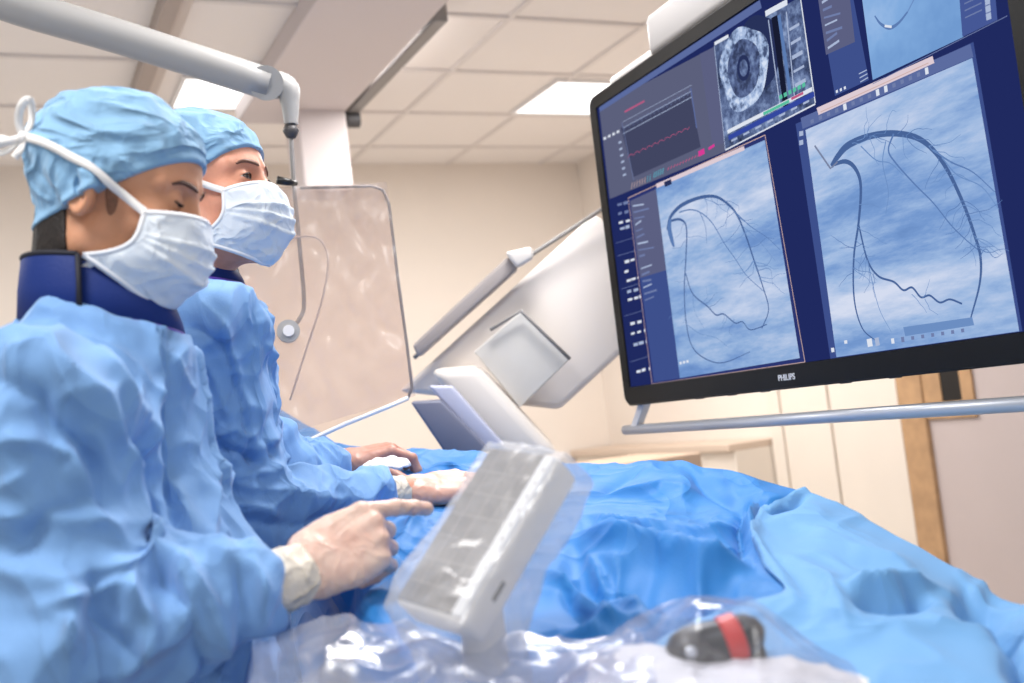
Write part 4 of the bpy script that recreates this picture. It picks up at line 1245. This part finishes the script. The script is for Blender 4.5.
# ===== the person behind, looking up at the monitor
H2 = head_frame(129, 5, 0); S2 = 1.05; HP2 = P(208, 194, 1.74)
tw2 = lambda l: HP2+(np.array(l)*S2)@H2.T
fw2 = np.array([1., 0, 0]); N2 = P(178, 283, 1.75)
R2s = N2+np.array((.01, -.175, -.095)); L2s = N2+np.array((.0, .185, -.095))
E2r = P(238, 520, 1.62); W2r = P(409, 491, 1.79)
E2l = P(285, 480, 1.98); W2l = P(343, 461, 2.12)
hf2r = hand_frame(cdir(.92, .10, .38), cdir(0, .3, .9), cdir(0, .9, -.4))
hf2l = hand_frame(cdir(.94, .22, .25), cdir(.1, -.1, -.95), cdir(0, .95, .3))
lines2 = [([(178, 326), (205, 332), (224, 345), (240, 395), (248, 450), (262, 505)], 4, -.008), ([(200, 300), (226, 335), (244, 395), (250, 450)], 5, .007),
          ([(212, 438), (235, 428), (250, 440)], 5, .008), ([(212, 448), (240, 452), (262, 468)], 5, -.012), ([(225, 478), (262, 490), (300, 500), (370, 498)], 5, .006),
          ([(240, 520), (290, 525), (350, 508)], 5, -.006), ([(262, 340), (280, 380), (292, 430)], 5, .007), ([(270, 400), (262, 440), (280, 480)], 5, -.008),
          ([(186, 330), (215, 380), (228, 420)], 6, .008), ([(222, 500), (250, 505), (275, 520)], 5, .007), ([(255, 300), (262, 340), (268, 380)], 5, -.006),
          ([(300, 440), (320, 452), (325, 470)], 4, -.006)]
T2, R2, tow2, tol2, hsd2 = build_person(
    'person in a blue gown and cap standing farther back, looking up at the monitor', 'person', (N2[0]-.02, N2[1], 0), H2, S2, HP2, N2,
    (R2s, L2s), (E2r, E2l), (W2r, W2l), N2+np.array((-.04, 0, -.56)), 90, M['skin2'],
    [(hf2r, [curl(18, 22, 12), curl(20, 22, 12), curl(22, 22, 12), curl(24, 22, 14)], (.06, .02, -.03, -.08), (18, 10, 10), 1),
     (hf2l, [curl(30, 48, 30), curl(38, 50, 30), curl(42, 50, 30), curl(46, 52, 30)], (.04, .0, -.03, -.06), (16, -18, -10), 1)],
    dict(chest=.148, belly=.150, sho=.072, neck=.080, arm=.074, elb=.062, cuff=.040, glove=(M['glove2'], M['gloveshaded']), cuffscale=.92, chest_fwd=.02, belly_fwd=.045, drop=.014),
    lines2, HL2, gres=.0040, seed=8, wamp=1.15)
c2, m2, csd2, G2 = cap_and_mask(T2, R2, tow2, hsd2, S2, HL2, M['cap'], (.043, -.045), puff=(.0, 0, -.004), seed=9, capr=(.106, .086, .088), capc=(-.022, 0, .042))
eyes(T2, tow2, H2, S2, (1, -.12, .10)); lashes(T2, tow2, S2, HL2[0], HL2[1], M['lash']); brows(T2, tow2, HL2, S2, mat('thin_brow', (120, 82, 64), .6))
hair_part(T2, tow2, HL2, S2, -.075, 4, False)
collar(T2, N2+fw2*.014, fw2, np.array((0, -1., 0)), .072, .070, (.060, .040, .010), (.005, -.010, -.020))

# ------------------------------------------------------------------ the patient table under its blue drapes
CP = [(330, 441, 2.45), (400, 446, 2.40), (480, 450, 2.30), (560, 462, 2.10), (620, 464, 1.98), (680, 461, 1.88), (740, 472, 1.75), (800, 491, 1.62), (860, 518, 1.50), (920, 552, 1.40), (975, 588, 1.30), (1030, 606, 1.20),
      (345, 474, 2.15), (440, 496, 1.90), (380, 515, 1.66), (540, 500, 1.82), (620, 505, 1.70), (700, 505, 1.62), (760, 520, 1.5), (850, 560, 1.30), (930, 612, 1.12), (1010, 640, 1.05),
      (300, 560, 1.40), (340, 590, 1.24), (400, 600, 1.2), (480, 580, 1.30), (560, 600, 1.2), (620, 590, 1.24), (700, 595, 1.18), (800, 640, 1.02), (900, 683, .95), (1024, 700, .92), (640, 690, 1.0), (450, 700, 1.02), (330, 690, 1.05), (760, 740, .86)]
cw = np.array([P(*c) for c in CP])
def rbf_fit(xy, z, lam=.0006):
    n = len(xy); r = np.linalg.norm(xy[:, None]-xy[None], axis=2)
    K = np.where(r > 0, r*r*np.log(r+1e-9), 0)+np.eye(n)*lam*n
    A = np.zeros((n+3, n+3)); A[:n, :n] = K; A[:n, n] = 1; A[:n, n+1:] = xy; A[n, :n] = 1; A[n+1:, :n] = xy.T
    s = np.linalg.solve(A, np.append(z, [0, 0, 0]))
    def f(q):
        out = np.zeros(len(q))
        for i in range(n):
            rr = np.linalg.norm(q-xy[i], axis=1)+1e-9
            out += s[i]*rr*rr*np.log(rr)
        return out+s[n]+q@s[n+1:n+3]
    return f
top_f = rbf_fit(cw[:, :2], cw[:, 2])
# far-side ridge line: X of the silhouette against Y
rid = cw[:12]; ro = np.argsort(rid[:, 1]); rY, rX = rid[ro, 1], rid[ro, 0]
def sm01(x): x = np.clip(x, 0, 1); return x*x*(3-2*x)
def near_edge(y): return .345+.13*sm01((y-1.18)/.18)
def table_height(X, Y):
    q = np.stack([X, Y], 1)
    qx = np.interp(Y, rY, rX)
    inside = X.copy()
    z = top_f(np.stack([np.minimum(X, qx), Y], 1))
    over = np.clip(X-qx, 0, 1)
    z = z-over*.55-over*over*3.5
    ne = near_edge(Y)
    un = np.clip(ne-X, 0, 1)
    zn = top_f(np.stack([np.maximum(X, ne), Y], 1))
    z = np.where(X < ne, zn, z)-un*1.5-np.clip(un-.02, 0, 1)*12
    return np.maximum(z, .62)
DL = [([(560, 517), (640, 531), (700, 538), (750, 530)], 4, .010), ([(570, 540), (640, 560), (700, 574), (754, 577)], 9, .026), ([(560, 566), (620, 588), (690, 597), (756, 592)], 12, -.024),
      ([(585, 555), (612, 590), (655, 625)], 6, .012), ([(548, 570), (590, 610), (620, 640)], 8, .012), ([(560, 590), (600, 630)], 7, -.014),
      ([(575, 528), (640, 545), (700, 555), (748, 550)], 5, -.008), ([(806, 491), (765, 505), (750, 522), (752, 548), (764, 572), (795, 596)], 6, .014), ([(745, 505), (770, 508), (808, 497)], 5, -.022),
      ([(742, 505), (738, 530), (744, 560)], 4, -.012), ([(850, 603), (890, 607), (932, 604)], 5, -.022), ([(845, 593), (890, 595), (935, 592)], 5, .014),
      ([(950, 603), (985, 606), (1030, 628)], 8, -.034), ([(968, 592), (1000, 586), (1030, 598)], 8, .005), ([(1000, 620), (1015, 650), (1020, 690)], 9, -.02),
      ([(690, 470), (705, 490), (745, 512)], 5, -.006), ([(600, 500), (660, 486), (700, 492)], 5, .006), ([(640, 470), (600, 496)], 4, -.004), ([(800, 530), (860, 560), (920, 575)], 8, .008),
      ([(770, 560), (830, 590), (850, 640)], 10, .008), ([(560, 640), (640, 628), (720, 640)], 8, .010), ([(420, 470), (470, 474), (520, 466)], 4, .006), ([(430, 505), (400, 540), (395, 590)], 6, .014),
      ([(418, 520), (380, 560), (330, 580)], 7, -.012), ([(490, 455), (450, 462), (400, 470)], 4, -.005), ([(415, 455), (470, 480), (480, 500)], 4, .006)]
def drape_grid(x0, x1, y0, y1, st=.0048):
    X, Y = np.meshgrid(np.arange(x0, x1, st), np.arange(y0, y1, st))
    z = table_height(X.ravel(), Y.ravel())
    V = np.stack([X.ravel(), Y.ravel(), z], 1)
    p = V*np.array((1, 1, .6)); wp = p+.04*np.stack([pn(p*6+k*9) for k in range(3)], 1)
    tx = wp@np.array([[.8, .6, 0], [-.6, .8, 0], [0, 0, 1]])
    V[:, 2] += .011*pn(wp*5)+.012*(crease(tx*np.array((5.5, 3.0, 4)), 3)-.35)+.004*ridged(tx*np.array((16, 9, 9))+5, 2)
    s = V.reshape(*X.shape, 3)
    nn = np.cross(np.gradient(s, axis=1), np.gradient(s, axis=0)); nn /= np.linalg.norm(nn, axis=2)[..., None]+1e-9
    nn = nn.reshape(-1, 3); nn[nn[:, 2] < 0] *= -1
    nn = unit_rows(nn*np.array((.5, .5, 1)))
    V = V+nn*(1.9*bump_lines(V, nn*0+np.array((0, 0, 1.)), DL, 1.15))[:, None]
    return V.reshape(*X.shape, 3)
DG = drape_grid(.24, 1.42, .25, 3.0)
gv, gf = gridmesh(DG)
gf = np.array(gf)
px, py, _ = proj(gv)
# the sheet folded over the near right end, its blue lightened as if lit
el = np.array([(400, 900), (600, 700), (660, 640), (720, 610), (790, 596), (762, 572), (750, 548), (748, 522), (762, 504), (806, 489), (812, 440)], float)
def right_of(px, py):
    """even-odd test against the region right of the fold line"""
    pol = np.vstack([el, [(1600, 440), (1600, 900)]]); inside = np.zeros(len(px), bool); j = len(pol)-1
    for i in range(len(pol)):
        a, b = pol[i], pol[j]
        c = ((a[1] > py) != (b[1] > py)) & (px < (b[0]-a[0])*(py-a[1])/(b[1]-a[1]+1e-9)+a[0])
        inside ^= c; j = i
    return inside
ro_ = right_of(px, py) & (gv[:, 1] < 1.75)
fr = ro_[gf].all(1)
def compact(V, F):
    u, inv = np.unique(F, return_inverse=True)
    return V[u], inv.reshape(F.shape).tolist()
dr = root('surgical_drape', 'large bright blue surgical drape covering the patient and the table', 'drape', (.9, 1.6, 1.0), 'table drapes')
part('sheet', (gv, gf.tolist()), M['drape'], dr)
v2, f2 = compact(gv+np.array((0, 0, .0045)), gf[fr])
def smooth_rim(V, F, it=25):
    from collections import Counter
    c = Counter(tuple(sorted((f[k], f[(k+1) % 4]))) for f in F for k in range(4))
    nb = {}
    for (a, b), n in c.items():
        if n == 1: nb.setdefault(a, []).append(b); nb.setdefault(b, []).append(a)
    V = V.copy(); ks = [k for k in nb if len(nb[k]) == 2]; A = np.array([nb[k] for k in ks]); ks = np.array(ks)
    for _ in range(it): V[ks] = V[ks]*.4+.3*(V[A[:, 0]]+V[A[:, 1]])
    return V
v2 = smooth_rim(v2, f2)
dr2 = solo('surgical_drape', (v2, f2), M['drapelit'], 'blue drape, lightened as if lit, folded over the end of the table under the monitor', 'drape', group='table drapes')
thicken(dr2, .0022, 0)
# table: top, pedestal
t = root('operating_table', 'patient table hidden beneath the bright blue surgical drape', 'table', (.85, 1.5, 0))
part('table_top', box((.56, .45, .90), (.96, 2.75, .955), .02, 3), M['greyenamel'], t, smooth=False)
part('pedestal', box((.64, 1.9, .0), (.90, 2.5, .90), .03, 3), M['white'], t, smooth=False)

# white gauze by the far hand
def blob_sheet(c, sx, sy, rot, h, seed, n=40, cr=.01):
    u = np.linspace(-1, 1, n); U, W = np.meshgrid(u, u)
    r = 1-.18*pn(np.stack([U*2+seed, W*2, U*0], -1).reshape(-1, 3)).reshape(U.shape)
    x = U*sx*r*np.sqrt(1-W*W*.45); y = W*sy*r*np.sqrt(1-U*U*.45)
    q = np.stack([x/sx*1.6+seed, y/sy*1.6, x*0], -1).reshape(-1, 3)
    z = h*(1-np.maximum(np.abs(U), np.abs(W))**3)+cr*(crease(q, 3).reshape(U.shape)-.3)
    c_, s_ = math.cos(rot), math.sin(rot)
    V = np.stack([c[0]+x*c_-y*s_, c[1]+x*s_+y*c_, c[2]+z], -1)
    return gridmesh(V)
gz = P(385, 465, 1.95)
g = solo('gauze', blob_sheet(gz+np.array((0, 0, -.006)), .048, .034, 0, .020, 3, cr=.010), M['gauze'], 'crumpled white gauze pad lying on the blue drape under the far gloved hand', 'gauze')
thicken(g, .004)

# ------------------------------------------------------------------ touch control panel in its clear sterile cover
A0, A1, A2, A3 = P(492, 447, 1.14), P(556, 452, 1.06), P(455, 632, .98), P(396, 590, 1.05)
ax_l = unit(((A3-A0)+(A2-A1))/2); ax_w = (A1-A0)+(A2-A3); ax_w = unit(ax_w-ax_l*(ax_w@ax_l))
nrm_ = np.cross(ax_w, ax_l)
if nrm_@(CAM-A0) < 0: nrm_ = -nrm_
LL = (np.linalg.norm(A3-A0)+np.linalg.norm(A2-A1))/2; WW = (np.linalg.norm(A1-A0)+np.linalg.norm(A2-A3))/2
cen = (A0+A1+A2+A3)/4
def pb(l0, l1, w0, w1, n0, n1, bev=.003, seg=3): return obox(cen, ax_l, ax_w, nrm_, (l0, w0, n0), (l1, w1, n1), bev, seg)
pr = root('touch_console', 'tilted grey touch control panel wrapped in clear plastic, near the pointing gloved finger', 'control panel', cen-nrm_*.03)
hl_, hw = LL/2, WW/2
part('casing', pb(-hl_, hl_, -hw, hw, -.042, -.002, .006), M['white'], pr, angle=.6)
part('touchscreen', pb(-hl_+.003, hl_-.004, -hw+.003, hw-.016, -.003, -.0005, .001), M['screenglass'], pr, smooth=False)
part('side_rail', pb(-hl_+.004, hl_-.004, hw-.015, hw-.001, -.004, .0015, .002), M['maskedge'], pr, smooth=False)
for i in range(8):
    l = -hl_*.8+i*hl_*.17
    part('key', pb(l, l+.004, hw-.0072, hw-.0048, .001, .0020, .0004, 1), M['greyenamel'], pr, smooth=False)
part('slot', pb(hl_*.40, hl_*.62, hw-.001, hw+.0008, -.026, -.021, .0003, 1), M['dark'], pr, smooth=False)
M['grid_line'] = mat('screen_print', (176, 172, 170), .4)
lines = []
for i in range(1, 7): lines.append(pb(-hl_+.005+i*LL/7.2, -hl_+.0056+i*LL/7.2, -hw+.006, hw-.014, -.0006, -.0002, 0))
for k in range(1, 4): lines.append(pb(-hl_+.006, hl_-.008, -hw+k*WW/4.6, -hw+.0006+k*WW/4.6, -.0006, -.0002, 0))
part('screen_print', merge(*lines), M['grid_line'], pr, smooth=False)
part('stand', tube([cen-nrm_*.04+ax_l*hl_*.5, cen-nrm_*.08+ax_l*hl_*.75, cen+ax_l*hl_*.9-nrm_*.08+np.array((0, 0, -.10))], [.022, .022, .026], 20, smoothn=6), M['white'], pr)
M['film'] = clearmat('clear_cover', haze=.24, gloss=.14, rough=.25, hazecol=(240, 240, 242))
M['film2'] = clearmat('crumpled_film', (232, 236, 248), haze=.22, gloss=.14, rough=.24, hazecol=(204, 212, 232))
M['film4'] = clearmat('clear_bag', (240, 242, 248), haze=.07, gloss=.12, rough=.2, hazecol=(222, 224, 236))
def wrap(w_):
    q = w_-cen; l = np.stack([q@ax_l, q@ax_w, q@nrm_], 1)
    b = np.abs(l-np.array((.004, .004, -.026)))-np.array((hl_+.004, hw+.004, .026))
    return np.linalg.norm(np.maximum(b, 0), axis=1)+np.minimum(b.max(1), 0)-.006
def wrap2(w_):
    d = wrap(w_)
    e = cen+ax_l*(hl_+.03)-nrm_*.05
    return smin(d, s_cone(w_, cen+ax_l*hl_*.6-nrm_*.035, e+np.array((.03, -.02, -.07)), .045, .06), .05)
Vw, Fw = net(wrap2, cen-.26, cen+.26, .004)
Nw = normals(Vw, Fw)
Vw = Vw+Nw*(.012*(crease(Vw*np.array((13, 13, 10)), 2)-.35)+.002*ridged(Vw*30, 2))[:, None]
part('plastic_cover', (Vw, Fw), M['film'], pr)

# ------------------------------------------------------------------ crumpled clear plastic on the near edge of the table
def sheet_px(corners, n, m, amp, f, seed, lift=0):
    """crumpled sheet through corner points (px, py, depth), row by row"""
    C_ = np.array([[P(*c) for c in row] for row in corners])
    r, c = C_.shape[:2]
    ri = np.linspace(0, r-1, n); cj = np.linspace(0, c-1, m)
    cols = np.stack([np.stack([np.interp(ri, range(r), C_[:, j, k]) for k in range(3)], -1) for j in range(c)], 1)
    G = np.stack([np.stack([np.interp(cj, range(c), cols[i, :, k]) for k in range(3)], -1) for i in range(n)])
    for _ in range(8):
        G[1:-1, 1:-1] = (G[:-2, 1:-1]+G[2:, 1:-1]+G[1:-1, :-2]+G[1:-1, 2:])/4
    q = G.reshape(-1, 3); wq = q+.03*np.stack([pn(q*14+seed+k*7) for k in range(3)], 1)
    nn = np.cross(np.gradient(G, axis=1), np.gradient(G, axis=0)); nn /= np.linalg.norm(nn, axis=2)[..., None]+1e-9
    if nn[..., 2].mean() < 0: nn = -nn
    d = amp*(crease(wq*f+seed, 3)-.4)+amp*.35*ridged(wq*f*1.8+seed, 2)
    return gridmesh((q+nn.reshape(-1, 3)*d[:, None]).reshape(G.shape))
pl = solo('plastic_sheet', sheet_px([[(255, 650, 1.10), (300, 622, 1.12), (350, 612, 1.12), (420, 628, 1.12), (480, 640, 1.08), (560, 640, 1.06), (640, 625, 1.04)],
                                     [(250, 672, 1.02), (300, 650, 1.02), (360, 640, 1.02), (420, 655, 1.0), (490, 668, .98), (560, 662, .98), (650, 655, .96)],
                                     [(245, 720, .95), (300, 700, .95), (360, 695, .95), (430, 700, .94), (500, 705, .92), (570, 700, .90), (660, 700, .88)],
                                     [(240, 800, .92), (300, 790, .92), (360, 790, .9), (430, 790, .9), (500, 790, .88), (570, 790, .86), (670, 790, .84)]], 120, 170, .022, 8, 4),
          M['film2'], 'crumpled clear plastic sheet at the foot of the wrapped control panel', 'plastic sheet')
pd = solo('cloth_pad', sheet_px([[(590, 652, 1.0), (650, 644, .98), (720, 656, .96), (790, 655, .95), (850, 672, .95), (905, 692, .94)],
                                 [(585, 700, .92), (650, 690, .90), (720, 690, .88), (790, 690, .87), (850, 705, .87), (920, 715, .88)],
                                 [(580, 800, .85), (650, 800, .83), (720, 800, .82), (790, 800, .81), (850, 800, .81), (930, 800, .82)]], 60, 90, .008, 12, 9),
          M['padwhite'], 'white cloth pad at the near edge of the table, beneath the black knob', 'pad')
# black knob with a red collar
kc = P(718, 644, .97)
kx = cdir(1, .12, .2); ky = cdir(0, .5, .85); kz = np.cross(kx, ky); kz = kz if kz[2] > 0 else -kz
kr = root('joystick', 'black control knob with a red band under clear plastic on the white pad', 'joystick', kc)
def lathe_l(pr_, o, ax, n=36):
    ax = unit(ax); a = unit(np.cross(ax, (0, .3, 1))); b = np.cross(ax, a); V = []; an = np.linspace(0, 2*np.pi, n, endpoint=False)
    for r, h in pr_: V.append(o+ax*h+r*(np.cos(an)[:, None]*a+np.sin(an)[:, None]*b))
    V = np.vstack(V); k = len(pr_)
    F = [[i*n+j, i*n+(j+1) % n, (i+1)*n+(j+1) % n, (i+1)*n+j] for i in range(k-1) for j in range(n)]
    return V, F+[list(range(n))[::-1], [(k-1)*n+j for j in range(n)]]
kax = unit(kx*.95+kz*.22)
part('grip', lathe_l([(.004, -.047), (.013, -.045), (.020, -.038), (.0235, -.026), (.0235, -.012), (.021, .004)], kc, kax), M['black'], kr, angle=.7)
part('red_band', lathe_l([(.0205, .004), (.0225, .006), (.0225, .020), (.020, .022)], kc, kax), M['red'], kr, angle=.7)
part('tip', lathe_l([(.019, .022), (.018, .030), (.011, .040), (.003, .044)], kc, kax), M['black'], kr, angle=.7)
part('indicator', tube([kc-kx*.030-cdir(0, 0, 1)*.021+kz*.006, kc-kx*.030-cdir(0, 0, 1)*.0245+kz*.007], .005, 14), M['steel'], kr)
part('base', obox(kc-kz*.026, kx, ky, kz, (-.055, -.03, -.008), (.05, .03, .006), .006, 3), M['black'], kr, angle=.6)
bg = solo('plastic_bag', sheet_px([[(560, 655, 1.05), (620, 628, 1.04), (690, 592, 1.02), (750, 598, 1.01), (800, 636, 1.01), (850, 664, 1.0)],
                                   [(555, 672, .98), (620, 650, .94), (695, 606, .90), (755, 612, .89), (800, 650, .90), (860, 680, .92)],
                                   [(550, 700, .90), (620, 690, .86), (700, 690, .84), (760, 690, .83), (800, 700, .83), (870, 710, .86)],
                                   [(540, 800, .85), (620, 800, .81), (700, 800, .80), (760, 800, .79), (800, 800, .79), (880, 800, .80)]], 100, 130, .010, 8, 14),
          M['film4'], 'clear plastic bag draped over the black and red control knob', 'plastic bag')

# ------------------------------------------------------------------ hanging radiation shield and its ceiling arm
SD = 2.35
sc_ = P(340, 310, SD); sx = unit(P(385, 190, SD)-P(300, 193, SD)); sx[2] = 0; sx = unit(cdir(1, 0, .25)*np.array((1, 1, 0)))
sz = np.array([0, 0, 1.]); sn = np.cross(sx, sz); sn = sn if sn@(CAM-sc_) > 0 else -sn
def S2(px, py):
    d = P(px, py, 1)-CAM; t_ = ((sc_-CAM)@sn)/(d@sn); h = CAM+d*t_-sc_
    return np.array((h@sx, h[2]))
out = [S2(*q_) for q_ in [(232, 196), (300, 188), (372, 186), (383, 190), (389, 204), (398, 280), (407, 345), (412, 388), (408, 398), (385, 408), (345, 424), (310, 440), (250, 452), (228, 440)]]
def plate(poly_, n0, n1):
    V = np.array([sc_+sx*a+sz*b+sn*n for n in (n0, n1) for a, b in poly_]); k = len(poly_)
    return V, [list(range(k))[::-1], [k+i for i in range(k)]]+[[i, (i+1) % k, k+(i+1) % k, k+i] for i in range(k)]
sh = root('radiation_shield', 'clear hanging acrylic shield in wrinkled plastic film behind the two people', 'shield', sc_)
M['acrylic'] = clearmat('acrylic', (250, 244, 240), haze=.05, gloss=.18, rough=.03)
part('pane', plate(out, -.004, .004), M['acrylic'], sh, smooth=False)
ed = np.array([sc_+sx*a+sz*b for a, b in out[1:9]])
part('edge', tube(ed, .0034, 8), mat('edge_grey', (120, 112, 110), .4), sh)
low_e = np.array([sc_+sx*a+sz*b+sn*.004 for a, b in out[8:13]])
part('bottom_edge', tube(low_e, .005, 8), mat('bright_edge', (240, 240, 242), .12, coat=.5), sh)
cut = catmull(np.array([np.append(S2(*q_), 0) for q_ in [(256, 246), (285, 240), (308, 236), (322, 242), (328, 262), (322, 300), (306, 350), (290, 400)]]), 6)
part('cutout_rim', tube(np.array([sc_+sx*a+sz*b for a, b, _ in cut]), .0022, 8), mat('rim_soft', (196, 184, 178), .4), sh)
# film: wrinkled plastic sleeve a little larger than the pane
us = np.linspace(0, 1, 90); vs = np.linspace(0, 1, 90)
c00, c10, c01, c11 = S2(226, 190), S2(386, 183), S2(226, 452), S2(415, 396)
G = np.zeros((90, 90, 3))
for j, v in enumerate(vs):
    l_ = c00*(1-v)+c01*v; r_ = c10*(1-v)+c11*v
    ab = l_[None]*(1-us[:, None])+r_[None]*us[:, None]
    G[j] = sc_+ab[:, :1]*sx+ab[:, 1:]*sz+sn*.012
q = G.reshape(-1, 3); t2 = np.stack([q@sx*6+q[:, 2]*5, q@sx*9-q[:, 2]*3, q@sn*0], 1)
q = q+sn*(.026*(crease(t2*.9, 3)-.4))[:, None]
M['film3'] = clearmat('shield_film', (248, 242, 240), haze=.12, gloss=.16, rough=.2, hazecol=(230, 226, 224))
part('film_sleeve', gridmesh(q.reshape(90, 90, 3)), M['film3'], sh)
bc = S2(288, 332); bcw = sc_+sx*bc[0]+sz*bc[1]
part('mount_disc', tube([bcw+sn*.004, bcw+sn*.024], .024, 28), M['greyenamel'], sh, angle=.6)
part('mount_boss', tube([bcw+sn*.02, bcw+sn*.032], .012, 20), M['white'], sh, angle=.6)

def W(px, py, d): return P(px, py, d)
ar = root('shield_arm', 'long pale grey ceiling arm reaching over both people, holding the clear shield', 'support arm', W(285, 80, 2.35))
part('boom', tube([W(-150, -62, 2.05), W(0, 0, 2.15), W(120, 37, 2.25), W(268, 84, 2.35)], [.040, .038, .036, .035], 24, smoothn=6), M['greyenamel'], ar)
part('elbow', merge(tube([W(266, 83, 2.324), W(266, 83, 2.40)], .037, 28), tube([W(268, 84, 2.36), W(286, 88, 2.36), W(290, 104, 2.36), W(291, 124, 2.36)], [.032, .028, .020, .015], 20, smoothn=5)), M['greyenamel'], ar, angle=.7)
part('knuckle', tube([W(290, 125, 2.36), W(291, 131, 2.36), W(291, 138, 2.36)], [.012, .018, .010], 18), M['dark'], ar)
part('rod', tube([W(291, 134, 2.36), W(294, 185, 2.36), W(299, 240, 2.365), W(304, 300, 2.37), W(300, 318, 2.36), W(289, 331, 2.34)], .0048, 12, smoothn=4), M['midgrey'], ar)
part('lever', tube([W(296, 183, 2.35), W(288, 182, 2.33), W(277, 180, 2.32)], [.006, .008, .009], 14), M['black'], ar)

# ------------------------------------------------------------------ the x-ray machine standing beyond the table
ca = root('x_ray_machine', 'pale tilted x-ray machine arm behind the clear shield and beside the monitor', 'x-ray machine', (1.2, 3.0, 0))
def slab(px4, d, th, bev=.008, dd=(0, 0, 0, 0)):
    a = [W(x, y, d+e) for (x, y), e in zip(px4, dd)]
    n = unit(np.cross(a[1]-a[0], a[2]-a[0])); n = n if n@(a[0]-CAM) > 0 else -n
    return hexa([p_+n*th for p_ in a]+a, bev, 3)
M['xr_white'] = mat('warm_white_enamel', (222, 216, 210), .35)
M['xr_grey'] = mat('light_grey_enamel', (206, 203, 198), .4)
part('arm', slab([(398, 392), (596, 212), (680, 300), (560, 410)], 3.0, .20, .02), mat('arm_white', (230, 222, 216), .4), ca, angle=.6)
part('arm_cover', slab([(412, 345), (508, 256), (519, 268), (418, 358)], 2.93, .10, .01), mat('cover_grey', (158, 150, 148), .4), ca, angle=.6)
part('arm_seam', tube([W(414, 358, 2.95), W(520, 262, 2.95), W(604, 208, 2.95)], .006, 10), M['midgrey'], ca)
part('cover_cap', slab([(505, 252), (532, 246), (534, 258), (517, 268)], 2.9, .06, .01), M['xr_white'], ca, angle=.6)
part('side_plate', slab([(474, 352), (521, 311), (571, 358), (520, 408)], 2.88, .03, .004), M['xr_grey'], ca, angle=.6)
part('plate_seam', tube([W(490, 330, 2.86), W(521, 311, 2.86), W(570, 359, 2.86)], .005, 8), M['midgrey'], ca)
part('tube_housing', slab([(428, 370), (478, 366), (560, 455), (500, 460)], 2.80, .22, .03), M['xr_white'], ca, angle=.6)
part('detector_face', slab([(410, 402), (441, 400), (492, 452), (446, 455)], 2.68, .05, .008), M['slate'], ca, angle=.6)
part('detector_frame', slab([(428, 386), (452, 386), (505, 446), (488, 452)], 2.70, .05, .008), mat('pale_lilac', (186, 190, 212), .4), ca, angle=.6)
part('floor_base', box((.95, 3.0, 0), (1.6, 3.4, .35), .03, 3), M['xr_white'], ca, angle=.6)
part('column', tube([np.array((1.25, 3.2, .3)), W(525, 440, 3.12)], .07, 28), M['xr_white'], ca)
